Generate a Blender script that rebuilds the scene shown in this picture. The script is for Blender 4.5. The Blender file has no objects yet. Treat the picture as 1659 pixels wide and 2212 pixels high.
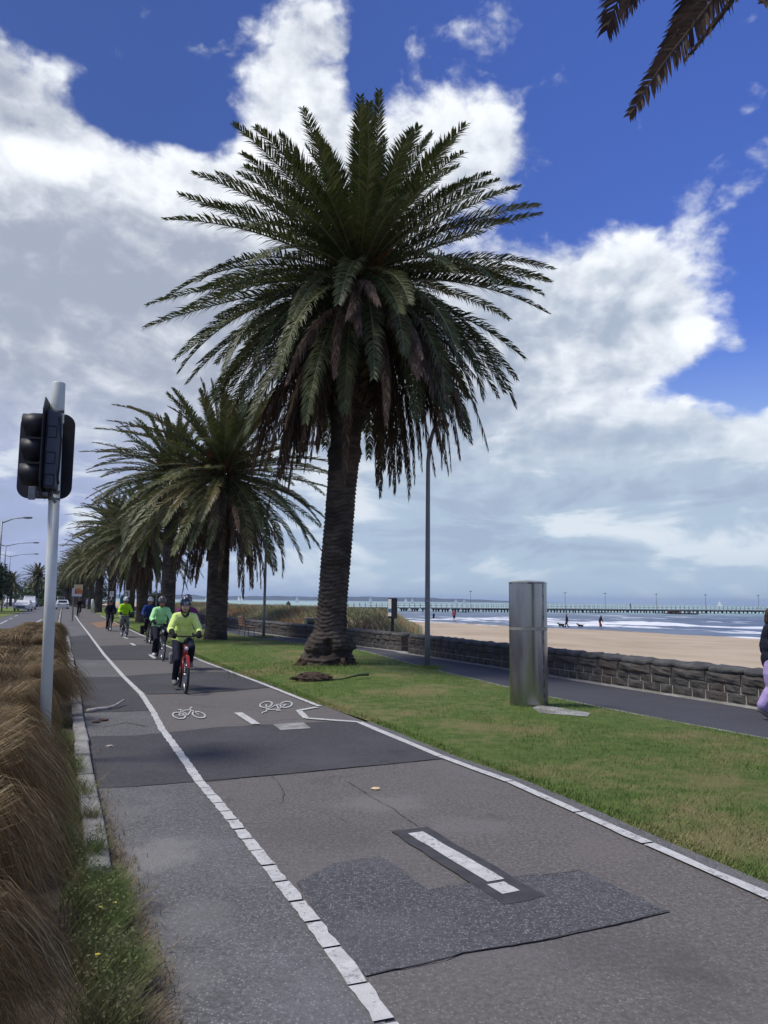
import bpy, bmesh, math, random
import numpy as np
from mathutils import Vector, Matrix, Euler, noise as mn
rnd = random.Random(7); npr = np.random.default_rng(7)
sc = bpy.context.scene; COL = sc.collection
sin, cos, pi, rad = math.sin, math.cos, math.pi, math.radians

# ---------------------------------------------------------------- camera
H = 1.7; F = 1662.0
RM = Matrix.Rotation(rad(96.6), 3, 'X') @ Matrix.Rotation(rad(.6), 3, 'Z')
cd = bpy.data.cameras.new("camera"); cam = bpy.data.objects.new("camera", cd); COL.objects.link(cam)
cam.location = (0, 0, H); cam.rotation_euler = RM.to_euler()
cd.sensor_fit = 'VERTICAL'; cd.angle_y = 2 * math.atan(1106 / F); cd.clip_start = .05; cd.clip_end = 60000
sc.camera = cam
def ray(x, y): return RM @ Vector(((x - 829.5) / F, -(y - 1106) / F, -1))
def G(x, y, z=0.):                       # photo point -> where it lies on the ground at height z
    d = ray(x, y); t = (z - H) / d.z; return Vector((d.x * t, d.y * t, z))
def DP(x, y, Y):                         # photo point -> point at distance Y
    d = ray(x, y); t = Y / d.y; return Vector((d.x * t, Y, H + d.z * t))
def PX(p):
    v = RM.inverted() @ (Vector(p) - Vector((0, 0, H)))
    if v.z > -.1: return (9e9, 9e9)
    return (829.5 + F * v.x / -v.z, 1106 - F * v.y / -v.z)
DV = Vector((-.383, .924, 0)); NV = Vector((.924, .383, 0))      # along / across the path
def W(s, t, z=0.): return DV * s + NV * t + Vector((0, 0, z))
def ST(p): return (p.x * DV.x + p.y * DV.y, p.x * NV.x + p.y * NV.y)

# ---------------------------------------------------------------- materials
class NT:
    def __init__(s, tree): s.t = tree
    def n(s, typ, **kw):
        o = s.t.nodes.new(typ)
        for k, v in kw.items():
            if k.startswith('_'): setattr(o, k[1:], v)
            else:
                key = int(k[1:]) if k[0] == 'i' and k[1:].isdigit() else k.replace('__', ' ')
                s.set(o.inputs[key], v)
        return o
    def set(s, inp, v):
        if isinstance(v, bpy.types.NodeSocket): s.t.links.new(v, inp)
        elif isinstance(v, bpy.types.Node): s.t.links.new(v.outputs[0], inp)
        else: inp.default_value = v
    def m(s, op, a, b=0., c=0., clamp=False):
        o = s.t.nodes.new('ShaderNodeMath'); o.operation = op; o.use_clamp = clamp
        for i, v in enumerate((a, b, c)): s.set(o.inputs[i], v)
        return o.outputs[0]
    def mix(s, f, a, b, typ='MIX'):
        o = s.t.nodes.new('ShaderNodeMix'); o.data_type = 'RGBA'; o.blend_type = typ
        s.set(o.inputs[0], f); s.set(o.inputs[6], c4(a)); s.set(o.inputs[7], c4(b)); return o.outputs[2]
    def ss(s, x, a, b):
        o = s.t.nodes.new('ShaderNodeMapRange'); o.interpolation_type = 'SMOOTHSTEP'
        s.set(o.inputs[0], x); s.set(o.inputs[1], a); s.set(o.inputs[2], b); return o.outputs[0]
    def noise(s, vec, scale, detail=4, rough=.55, dist=0., dim='3D'):
        o = s.t.nodes.new('ShaderNodeTexNoise'); o.noise_dimensions = dim; s.set(o.inputs['Vector'], vec)
        s.set(o.inputs['Scale'], scale); s.set(o.inputs['Detail'], detail); s.set(o.inputs['Roughness'], rough); s.set(o.inputs['Distortion'], dist)
        return o.outputs[0]
def c4(c):
    if isinstance(c, (tuple, list)) and len(c) == 3: return (*c, 1)
    return c
def newmat(name):
    m = bpy.data.materials.new(name); m.use_nodes = True; t = NT(m.node_tree)
    return m, t, m.node_tree.nodes['Principled BSDF']
def mat(name, c1, c2=None, scale=4., rough=.6, metal=0., bump=0., bscale=None, lo=.35, hi=.65, stretch=(1, 1, 1), detail=5, coord='Object', c3=None, s3=1., spec=.5, trans=0., rot=0., isl=None, isa=.5):
    m, t, b = newmat(name)
    tc = t.n('ShaderNodeTexCoord').outputs[coord] if coord != 'World' else t.n('ShaderNodeNewGeometry').outputs['Position']
    mp = t.n('ShaderNodeMapping', Vector=tc, Scale=stretch, Rotation=(0, 0, rot))
    nz = t.noise(mp, scale, detail)
    col = c4(c1)
    if c2: col = t.mix(t.ss(nz, lo, hi), c1, c2)
    if c3: col = t.mix(t.ss(t.noise(tc, s3, 3), .45, .65), col, c3)
    if isl:                              # every blade or leaflet its own tone
        ri = t.n('ShaderNodeNewGeometry').outputs['Random Per Island']
        col = t.mix(t.m('MULTIPLY', t.ss(ri, .0, .55), isa), col, isl[0]); col = t.mix(t.m('MULTIPLY', t.ss(ri, .80, .98), .9), col, isl[1])
    t.set(b.inputs['Base Color'], col); b.inputs['Roughness'].default_value = rough; b.inputs['Metallic'].default_value = metal
    b.inputs['Specular IOR Level'].default_value = spec
    if bump:
        bn = t.n('ShaderNodeBump', Height=t.noise(mp, bscale or scale * 3, 4), Strength=bump, Distance=.02)
        t.set(b.inputs['Normal'], bn)
    if trans:
        tr = t.n('ShaderNodeBsdfTranslucent', Color=col); mx = t.n('ShaderNodeMixShader', i0=trans, i1=b.outputs[0], i2=tr.outputs[0])
        t.set(m.node_tree.nodes['Material Output'].inputs[0], mx)
    return m
def asphalt(name, base, chip, chipscale, chipamt, stain, stainscale=.5, bump=.5, worn=None):
    m, t, b = newmat(name); P = t.n('ShaderNodeNewGeometry').outputs['Position']
    vo = t.n('ShaderNodeTexVoronoi', Vector=P, Scale=chipscale)
    rnum = t.n('ShaderNodeSeparateColor', Color=vo.outputs['Color']).outputs[0]
    f = t.m('MULTIPLY', t.ss(rnum, 1 - chipamt, 1.), t.ss(vo.outputs['Distance'], .55, .25))
    fine = t.noise(P, chipscale * .45, 3, .7)
    col = t.mix(t.ss(fine, .3, .75), tuple(x * .68 for x in base), tuple(x * 1.3 for x in base))
    col = t.mix(f, col, chip)
    col = t.mix(t.m('MULTIPLY', t.ss(t.noise(P, stainscale, 6, .62), .42, .72), .75), col, stain)
    col = t.mix(t.m('MULTIPLY', t.ss(t.noise(P, .9, 6, .68, .6), .56, .74), .6), col, tuple(x * .5 for x in base))
    mid = t.noise(P, 5.5, 5, .65)
    col = t.mix(t.m('MULTIPLY', t.ss(mid, .5, .75), .3), col, tuple(x * .6 for x in base))
    col = t.mix(t.m('MULTIPLY', t.ss(t.noise(P, 13., 4, .6), .6, .8), .22), col, tuple(min(1, x * 1.7) for x in base))
    t.set(b.inputs['Base Color'], col); b.inputs['Roughness'].default_value = .88; b.inputs['Specular IOR Level'].default_value = .3
    h = t.m('ADD', t.m('MULTIPLY', vo.outputs['Distance'], -.6), fine)
    t.set(b.inputs['Normal'], t.n('ShaderNodeBump', Height=h, Strength=bump, Distance=.006))
    return m

# ---------------------------------------------------------------- mesh helpers
def tag(o, label=None, cat=None, group=None, kind=None):
    for k, v in (('label', label), ('category', cat), ('group', group), ('kind', kind)):
        if v: o[k] = v
    return o
def link(name, me, m=None, parent=None, smooth=False):
    if m is not None:
        for x in (m if isinstance(m, (list, tuple)) else [m]): me.materials.append(x)
    if smooth: me.polygons.foreach_set('use_smooth', [True] * len(me.polygons))
    o = bpy.data.objects.new(name, me); COL.objects.link(o)
    if parent: o.parent = parent
    return o
def empty(name, loc, rz=0., label=None, cat=None, group=None, kind=None):
    o = bpy.data.objects.new(name, None); COL.objects.link(o); o.location = loc; o.rotation_euler = (0, 0, rz); o.empty_display_size = .2
    return tag(o, label, cat, group, kind)
def kids(o): return [c for c in COL.objects if c.parent == o]
def copy_tree(o, parent=None):
    c = o.copy(); COL.objects.link(c)
    if parent: c.parent = parent
    for ch in kids(o): copy_tree(ch, c)
    return c
def frame(d, up=Vector((0, 0, 1))):
    d = d.normalized()
    if abs(d.dot(up)) > .95: up = Vector((1, 0, 0))
    a = d.cross(up).normalized(); return a, a.cross(d).normalized()
class MB:
    def __init__(s): s.v = []; s.f = []; s.mi = []
    def add(s, v, f, mi=0):
        k = len(s.v); s.v += [tuple(x) for x in v]; s.f += [tuple(i + k for i in q) for q in f]; s.mi += [mi] * len(f); return s
    def box(s, c, size, R=None, mi=0, bev=0.):
        sx, sy, sz = (x / 2 for x in size); c = Vector(c); R = R or Matrix.Identity(3)
        if bev:
            b = min(bev, sx * .9, sy * .9, sz * .9); bm = bmesh.new(); bmesh.ops.create_cube(bm, size=1.)
            bmesh.ops.scale(bm, vec=(sx * 2, sy * 2, sz * 2), verts=bm.verts)
            bmesh.ops.bevel(bm, geom=bm.edges[:], offset=b, segments=2, affect='EDGES', profile=.5)
            bm.verts.index_update(); v = [c + R @ q.co for q in bm.verts]; f = [[q.index for q in p.verts] for p in bm.faces]; bm.free()
            return s.add(v, f, mi)
        v = [c + R @ Vector((x * sx, y * sy, z * sz)) for z in (-1, 1) for y in (-1, 1) for x in (-1, 1)]
        return s.add(v, [(0, 2, 3, 1), (4, 5, 7, 6), (0, 1, 5, 4), (2, 6, 7, 3), (0, 4, 6, 2), (1, 3, 7, 5)], mi)
    def tube(s, pts, r, n=10, cap=True, mi=0, up=Vector((0, 0, 1))):
        pts = [Vector(p) for p in pts]; r = r if isinstance(r, (list, tuple)) else [r] * len(pts); v = []; K = len(pts)
        a = None
        for i, p in enumerate(pts):
            d = (pts[min(i + 1, K - 1)] - pts[max(i - 1, 0)])
            if a is None: a, b = frame(d, up)
            else:
                d.normalize(); a = (a - d * a.dot(d)).normalized(); b = a.cross(d).normalized()
            v += [p + (a * cos(2 * pi * j / n) + b * sin(2 * pi * j / n)) * r[i] for j in range(n)]
        f = [(i * n + j, i * n + (j + 1) % n, (i + 1) * n + (j + 1) % n, (i + 1) * n + j) for i in range(K - 1) for j in range(n)]
        if cap: f += [tuple(range(n))[::-1], tuple((K - 1) * n + j for j in range(n))]
        return s.add(v, f, mi)
    def lathe(s, prof, n=24, c=(0, 0, 0), mi=0, ex=1., ey=1., R=None):
        c = Vector(c); R = R or Matrix.Identity(3); v = []; K = len(prof)
        for (r, z) in prof: v += [c + R @ Vector((r * ex * cos(2 * pi * j / n), r * ey * sin(2 * pi * j / n), z)) for j in range(n)]
        f = [(i * n + j, i * n + (j + 1) % n, (i + 1) * n + (j + 1) % n, (i + 1) * n + j) for i in range(K - 1) for j in range(n)]
        if prof[0][0] > 1e-4: f.append(tuple(range(n))[::-1])
        if prof[-1][0] > 1e-4: f.append(tuple((K - 1) * n + j for j in range(n)))
        return s.add(v, f, mi)
    def ell(s, c, r, R=None, n=14, m=9, mi=0):
        c = Vector(c); R = R or Matrix.Identity(3); r = (r, r, r) if not isinstance(r, (tuple, list)) else r
        v = [c + R @ Vector((0, 0, -r[2]))]
        for i in range(1, m):
            th = -pi / 2 + pi * i / m
            v += [c + R @ Vector((r[0] * cos(th) * cos(2 * pi * j / n), r[1] * cos(th) * sin(2 * pi * j / n), r[2] * sin(th))) for j in range(n)]
        v.append(c + R @ Vector((0, 0, r[2]))); L = len(v) - 1
        f = [(0, 1 + (j + 1) % n, 1 + j) for j in range(n)]
        f += [(1 + i * n + j, 1 + i * n + (j + 1) % n, 1 + (i + 1) * n + (j + 1) % n, 1 + (i + 1) * n + j) for i in range(m - 2) for j in range(n)]
        f += [(L, 1 + (m - 2) * n + j, 1 + (m - 2) * n + (j + 1) % n) for j in range(n)]
        return s.add(v, f, mi)
    def cap(s, pts, r, n=12):            # rounded limb: balls at the joints, tapered tubes between
        pts = [Vector(p) for p in pts]; r = r if isinstance(r, (list, tuple)) else [r] * len(pts)
        for i, p in enumerate(pts):
            s.ell(p, r[i] * 1.0, n=n, m=8)
            if i: s.tube([pts[i - 1], p], [r[i - 1], r[i]], n)
        return s
    def prism(s, poly, axis, depth, mi=0):   # poly: list of Vector (planar), extruded by axis*depth
        a = Vector(axis) * depth; n = len(poly); v = [Vector(p) for p in poly] + [Vector(p) + a for p in poly]
        f = [tuple(range(n))[::-1], tuple(range(n, 2 * n))] + [(i, (i + 1) % n, n + (i + 1) % n, n + i) for i in range(n)]
        return s.add(v, f, mi)
    def torus(s, c, R, r, ax='y', n=36, m=8, mi=0):
        c = Vector(c); v = []
        for i in range(n):
            a = 2 * pi * i / n
            for j in range(m):
                b = 2 * pi * j / m; q = (R + r * cos(b))
                x, y, z = q * cos(a), r * sin(b), q * sin(a)
                v.append(c + (Vector((x, y, z)) if ax == 'y' else Vector((x, z, y))))
        f = [(i * m + j, ((i + 1) % n) * m + j, ((i + 1) % n) * m + (j + 1) % m, i * m + (j + 1) % m) for i in range(n) for j in range(m)]
        return s.add(v, f, mi)
    def mesh(s, name, fix=True):
        me = bpy.data.meshes.new(name); me.from_pydata(s.v, [], s.f)
        me.polygons.foreach_set('material_index', s.mi)
        if fix:
            bm = bmesh.new(); bm.from_mesh(me); bmesh.ops.recalc_face_normals(bm, faces=bm.faces); bm.to_mesh(me); bm.free()
        me.update(); return me
    def build(s, name, m, parent=None, smooth=False): return link(name, s.mesh(name), m, parent, smooth)
def crumple(me, amp, sc_=9.):
    co = [v.co + v.normal * amp * (mn.noise(v.co * sc_) + .6 * mn.noise(Vector((v.co.x * 2.2, v.co.y * 2.2, v.co.z * 1.1)) * sc_)) for v in me.vertices]
    me.vertices.foreach_set('co', [c for p in co for c in p]); me.update(); return me
def remesh(mb, name, voxel, it=6):
    o = bpy.data.objects.new('tmp', mb.mesh('tmp')); COL.objects.link(o)
    r = o.modifiers.new('r', 'REMESH'); r.mode = 'VOXEL'; r.voxel_size = voxel; r.use_smooth_shade = True
    q = o.modifiers.new('s', 'SMOOTH'); q.iterations = it; q.factor = .5
    dg = bpy.context.evaluated_depsgraph_get(); me = bpy.data.meshes.new_from_object(o.evaluated_get(dg)); me.name = name
    bpy.data.objects.remove(o); me.polygons.foreach_set('use_smooth', [True] * len(me.polygons)); return me
def npmesh(name, V, Q=None, T=None):
    f = []
    if Q is not None and len(Q): f += np.asarray(Q).tolist()
    if T is not None and len(T): f += np.asarray(T).tolist()
    me = bpy.data.meshes.new(name); me.from_pydata(np.asarray(V).tolist(), [], f); me.update(); return me
def fbm(x, y, z=0., o=4):
    return mn.fractal(Vector((x, y, z)), 1., 2., o)
def sstep(x, a, b):
    if a == b: return float(x > a)
    x = min(1, max(0, (x - a) / (b - a))); return x * x * (3 - 2 * x)

# ---------------------------------------------------------------- world: sky with clouds
SUN_AZ = -104.; SUN_EL = 60.        # compass from +Y (negative = left of the view), height
def world():
    w = bpy.data.worlds.new("World"); sc.world = w; w.use_nodes = True; t = NT(w.node_tree); w.node_tree.nodes.clear()
    out = t.n('ShaderNodeOutputWorld'); bg = t.n('ShaderNodeBackground', Strength=.1)
    t.set(out.inputs[0], bg)
    sky = t.n('ShaderNodeTexSky'); sky.sky_type = 'NISHITA'; sky.sun_disc = False
    sky.sun_elevation = rad(SUN_EL); sky.sun_rotation = rad(SUN_AZ); sky.air_density = 1.; sky.dust_density = .6; sky.ozone_density = 2.
    V = t.n('ShaderNodeTexCoord').outputs['Generated']
    sp = t.n('ShaderNodeSeparateXYZ', Vector=V); x, y, z = sp.outputs
    az = t.m('ARCTAN2', x, y); el = t.m('ARCSINE', z)
    # cloud texture lives on a high flat layer, blended with a direction-space one near the horizon
    nrm = t.n('ShaderNodeVectorMath', _operation='NORMALIZE', i0=V).outputs[0]
    comb = t.n('ShaderNodeCombineXYZ', X=az, Y=t.m('MULTIPLY', el, 1.5), Z=0.).outputs[0]
    warp = t.noise(comb, 6., 4, .6, 0., '2D')
    cw = t.n('ShaderNodeVectorMath', _operation='ADD', i0=comb, i1=t.n('ShaderNodeCombineXYZ', X=t.m('MULTIPLY', t.m('SUBTRACT', warp, .5), .10), Y=t.m('MULTIPLY', t.m('SUBTRACT', warp, .5), -.07)).outputs[0]).outputs[0]
    def fld(off):
        vv = cw if off is None else t.n('ShaderNodeVectorMath', _operation='ADD', i0=cw, i1=off).outputs[0]
        f = t.noise(vv, 5.0, 8, .6, 0., '2D')
        vo = t.n('ShaderNodeTexVoronoi', _voronoi_dimensions='2D', _feature='SMOOTH_F1', Vector=vv, Scale=9.5, Detail=2.5, Roughness=.5, Smoothness=.35)
        return t.m('ADD', t.m('MULTIPLY', t.m('SUBTRACT', f, .5), 1.7), t.m('MULTIPLY', t.m('SUBTRACT', .42, vo.outputs['Distance']), .62))
    n1 = fld(None); n2 = fld((-.018, .036, 0))
    n3 = t.noise(comb, 22., 6, .62, 0., '2D')
    flat = t.n('ShaderNodeCombineXYZ', X=t.m('MULTIPLY', az, 1.), Y=t.m('MULTIPLY', el, 3.4), Z=.7).outputs[0]
    n4 = t.noise(flat, 5.5, 7, .58, .4, '2D')
    def AE(px, py):
        d = ray(px, py).normalized(); return math.atan2(d.x, d.y), math.asin(d.z)
    blobs = BLOBS
    den = None
    def field(lst):
        acc = None
        for (px, py, rx, ry, a) in lst:
            a0, e0 = AE(px, py); du = t.m('DIVIDE', t.m('SUBTRACT', az, a0), rx / F); dv = t.m('DIVIDE', t.m('SUBTRACT', el, e0), ry / F * .9)
            q = t.m('ADD', t.m('MULTIPLY', du, du), t.m('MULTIPLY', dv, dv))
            g = t.m('MULTIPLY', t.m('POWER', 2.718, t.m('MULTIPLY', q, -1.)), a)
            acc = g if acc is None else t.m('ADD', acc, g)
        return acc
    den = field(blobs)
    behind = t.m('MULTIPLY', t.ss(t.m('ABSOLUTE', az), .75, 1.2), .42)      # sky out of the picture: broken cloud
    low = t.m('MULTIPLY', t.ss(el, rad(16), rad(4)), .55)
    den = t.m('ADD', t.m('ADD', den, behind), low)
    dn = t.m('ADD', den, n1); dn2 = t.m('ADD', den, n2)
    wisp = t.m('MULTIPLY', t.m('SUBTRACT', n3, .5), .5)
    cover = t.ss(t.m('ADD', dn, wisp), .12, .72)
    relief = t.m('SUBTRACT', n1, n2)
    br = t.m('ADD', t.m('MULTIPLY', relief, .85), field(LIGHTS))
    br = t.m('ADD', br, t.m('MULTIPLY', t.m('SUBTRACT', n3, .5), .75))
    br = t.m('ADD', br, t.m('MULTIPLY', t.ss(dn, 1.2, .35), .3))
    f = t.ss(br, -.35, .95)
    dark = t.mix(t.ss(az, -.15, .35), (3.2, 3.6, 4.5), (3.4, 4.05, 5.1))
    cl = t.mix(f, dark, (8.3, 8.6, 9.0))
    # layered cloud low over the bay: pale grey-blue with brighter streaks
    lowc = t.mix(t.ss(az, -.45, .05), (3.2, 3.75, 5.8), (3.7, 4.7, 5.9))
    lay = t.m('ADD', n4, t.m('MULTIPLY', relief, .12))
    lowc = t.mix(t.m('MULTIPLY', t.ss(lay, .47, .66), .85), lowc, (6.6, 7.2, 7.8))
    lowc = t.mix(t.m('MULTIPLY', t.ss(lay, .46, .33), .6), lowc, (2.9, 3.5, 4.9))
    cl = t.mix(t.ss(el, rad(17), rad(5.)), cl, lowc)
    hz = t.mix(t.ss(az, -.45, .05), (3.2, 3.8, 5.9), (3.8, 4.9, 6.0))
    cl = t.mix(t.m('MULTIPLY', t.ss(el, rad(5), rad(0.)), .8), cl, hz)
    tint = t.mix(t.ss(az, -.5, .5), SKYL, SKYR)
    sk = t.n('ShaderNodeMix', _data_type='RGBA', _blend_type='MULTIPLY', i0=1., i6=sky.outputs[0], i7=tint).outputs[2]
    sk = t.mix(t.ss(el, rad(20), rad(3)), sk, (3.6, 4.9, 6.4))
    t.set(bg.inputs[0], t.mix(cover, sk, cl))
    s = bpy.data.lights.new("sun", 'SUN'); so = bpy.data.objects.new("sun", s); COL.objects.link(so)
    s.energy = SUN_E; s.angle = rad(SUN_A); s.color = (1., .95, .86)
    d = Vector((sin(rad(SUN_AZ)) * cos(rad(SUN_EL)), cos(rad(SUN_AZ)) * cos(rad(SUN_EL)), sin(rad(SUN_EL))))
    so.rotation_euler = d.to_track_quat('Z', 'Y').to_euler(); so.location = d * 50
SUN_E = 2.7; SUN_A = 13.
SKYL = (.36, .45, .80, 1); SKYR = (.54, .69, 1.36, 1)
# photo-anchored cloud masses (x, y, radius x, radius y, amount)
BLOBS = [(40, 170, 150, 80, .8), (180, 430, 330, 150, 1.25), (630, 240, 140, 190, 1.2), (600, 560, 330, 230, 1.0), (1000, 320, 175, 230, 1.1),
         (150, 700, 420, 260, 1.2), (300, 1000, 520, 230, 1.1), (1390, 620, 230, 170, 1.1), (1200, 760, 250, 150, 1.1), (1300, 1010, 560, 150, 1.2), (900, 800, 300, 260, .9),
         (1120, 60, 70, 60, .22), (1330, 340, 60, 30, .25), (1600, 735, 40, 40, .5), (1640, 320, 50, 40, .2), (1000, 1180, 900, 120, .8),
         (1210, 420, 110, 120, -.3), (1560, 830, 200, 40, -.75), (430, 280, 70, 60, -.8), (260, 235, 130, 42, -1.0), (1640, 620, 90, 190, -.55), (795, 150, 40, 110, -.7), (1100, 480, 120, 60, -.35)]
LIGHTS = [(150, 365, 230, 60, .8), (40, 150, 160, 90, -.15), (620, 200, 140, 140, .45), (970, 280, 140, 180, .45), (600, 420, 240, 120, .5), (1400, 560, 200, 100, .4), (1480, 720, 140, 50, .4),
          (1260, 860, 90, 40, .45), (1500, 880, 180, 40, .35), (1300, 1000, 260, 50, .25), (820, 1220, 60, 25, .35), (1400, 1248, 50, 14, .4), (1600, 1250, 50, 14, .4), (60, 140, 60, 40, .2),
          (130, 620, 380, 140, -.1), (300, 950, 400, 200, -.15), (250, 560, 420, 120, -.2), (1250, 690, 140, 60, -.1), (1250, 1120, 200, 60, -.2), (1000, 920, 160, 60, -.25)]
# ================================================================ SETTING
M = {}
M['bike'] = asphalt('bike_path_asphalt', (.138, .127, .118), (.26, .25, .24), 75., .35, (.155, .147, .14), .35, .4)
M['coarse'] = asphalt('coarse_asphalt', (.086, .086, .091), (.25, .25, .255), 70., .62, (.14, .14, .143), .45, .9)
M['foot'] = asphalt('footpath_asphalt', (.124, .122, .122), (.29, .29, .285), 70., .45, (.20, .20, .20), .5, .8)
def tone_spots(m, spots):
    t = NT(m.node_tree); b = m.node_tree.nodes['Principled BSDF']; col = b.inputs['Base Color'].links[0].from_socket; P = t.n('ShaderNodeNewGeometry').outputs['Position']; sp = t.n('ShaderNodeSeparateXYZ', Vector=P)
    n = t.noise(P, 3.5, 6, .7)
    for (p, rx, ry, c, a) in spots:
        u = t.m('DIVIDE', t.m('SUBTRACT', sp.outputs[0], p.x), rx); v = t.m('DIVIDE', t.m('SUBTRACT', sp.outputs[1], p.y), ry)
        d = t.m('SQRT', t.m('ADD', t.m('MULTIPLY', u, u), t.m('MULTIPLY', v, v))); d = t.m('ADD', d, t.m('MULTIPLY', t.m('SUBTRACT', n, .5), 1.6))
        col = t.mix(t.m('MULTIPLY', t.ss(d, 1., .35), a), col, c)
    t.set(b.inputs['Base Color'], col)
tone_spots(M['foot'], [(G(335, 1850), .34, .5, (.26, .25, .235), .55), (G(300, 1968), .26, .22, (.04, .038, .042), .6), (G(420, 1985), .3, .35, (.2, .195, .19), .45), (G(250, 1760), .3, .4, (.19, .185, .18), .4), (G(330, 2120), .35, .3, (.2, .195, .185), .4)])  # pale stains plus one small dark spot mixed into the footpath colour
tone_spots(M['bike'], [(G(830, 1735), .5, .4, (.22, .21, .195), .4), (G(1010, 1785), .5, .35, (.2, .19, .18), .35), (G(1380, 2060), .6, .4, (.075, .072, .07), .35), (G(690, 1800), .7, .5, (.085, .08, .078), .3), (G(1300, 1835), .35, .5, (.17, .15, .14), .35)])
M['fresh'] = asphalt('fresh_asphalt', (.067, .066, .069), (.13, .12, .13), 90., .25, (.085, .084, .088), .8, .3)
M['road'] = asphalt('road_asphalt', (.135, .135, .147), (.23, .2, .2), 30., .3, (.13, .13, .138), .1, .3)
M['prom'] = asphalt('promenade_asphalt', (.062, .064, .074), (.12, .12, .13), 60., .25, (.08, .083, .095), .3, .2)
M['tar'] = mat('tar', (.042, .04, .045), (.06, .057, .06), 8., .8, coord='World')
M['line'] = mat('white_line_paint', (.6, .6, .58), (.48, .48, .46), 14., .7, coord='World', bump=.3, bscale=90, c3=(.56, .55, .52), s3=3.); _t = NT(M['line'].node_tree); _b = M['line'].node_tree.nodes['Principled BSDF']; _o = _b.inputs['Base Color'].links[0].from_socket; _P = _t.n('ShaderNodeNewGeometry').outputs['Position']
_t.set(_b.inputs['Base Color'], _t.mix(_t.m('MULTIPLY', _t.ss(_t.m('ADD', _t.noise(_P, 30., 5, .75), _t.m('MULTIPLY', _t.noise(_P, 2.5, 3), .35)), .70, .84), .75), _o, (.16, .155, .15)))
M['pale'] = mat('concrete', (.38, .37, .35), (.24, .235, .22), 6., .9, coord='World', bump=.4, bscale=60, c3=(.2, .19, .17), s3=2.)
M['kerb'] = mat('kerb_stone', (.33, .32, .3), (.17, .165, .15), 3., .9, coord='World', bump=.8, bscale=25)
M['soil'] = mat('soil', (.06, .045, .033), (.12, .095, .07), 6., .95, coord='World', bump=.8, bscale=40)
M['orange'] = mat('ochre_surfacing', (.30, .17, .09), (.22, .14, .09), 2., .9, coord='World')

def sheet(name, pts, z, m, label, cat=None, sub=None):
    """flat polygon laid z above the ground"""
    bm = bmesh.new(); vs = [bm.verts.new((p.x, p.y, z)) for p in pts]; f = bm.faces.new(vs)
    bmesh.ops.triangulate(bm, faces=[f])
    bmesh.ops.recalc_face_normals(bm, faces=bm.faces)
    if sum(f.normal.z for f in bm.faces) < 0: bmesh.ops.reverse_faces(bm, faces=bm.faces)
    me = bpy.data.meshes.new(name); bm.to_mesh(me); bm.free()
    return tag(link(name, me, m), label, cat or name.replace('_', ' '), kind='structure')
def strip_pts(a, b): return list(a) + list(b)[::-1]
def rough_edge(pts, amp, step=.12, seed=0):
    out = []
    for i in range(len(pts) - 1):
        a, b = pts[i], pts[i + 1]; n = max(1, int((b - a).length / step)); nr = Vector((-(b - a).y, (b - a).x, 0)).normalized()
        for k in range(n):
            p = a.lerp(b, k / n); out.append(p + nr * amp * fbm(p.x * 3 + seed, p.y * 3))
    return out + [pts[-1]]
LEFT = [W(-3, 1.0)] + [G(*q) for q in [(833, 2212), (775, 2130), (716, 2050), (640, 1950), (553, 1840), (486, 1755), (430, 1690)][0:7]] + \
       [G(*q) for q in [(389, 1630), (349, 1575), (331, 1540), (305, 1500), (266, 1462), (225, 1415), (188, 1365)]] + [W(60, 1.22), W(80, 1.24), W(160, 1.6)]
RIGHT = [W(-3, 4.05), W(1, 3.92)] + [G(*q) for q in [(1665, 1942), (1400, 1825), (1250, 1757), (1100, 1690), (950, 1635), (775, 1561)]]
RIGHT2 = [G(*q) for q in [(690, 1527), (560, 1475), (440, 1430), (300, 1370)]] + [W(60, 3.5), W(80, 3.55), W(160, 3.7)]
def offs(pts, d): 
    out = []
    for i, p in enumerate(pts):
        a = pts[max(i - 1, 0)]; b = pts[min(i + 1, len(pts) - 1)]; v = (b - a).normalized(); out.append(p + Vector((v.y, -v.x, 0)) * d)
    return out
def fine(pts, step=.4):
    out = []
    for i in range(len(pts) - 1):
        n = max(1, int((pts[i + 1] - pts[i]).length / step)); out += [pts[i].lerp(pts[i + 1], k / n) for k in range(n)]
    return out + [pts[-1]]

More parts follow.
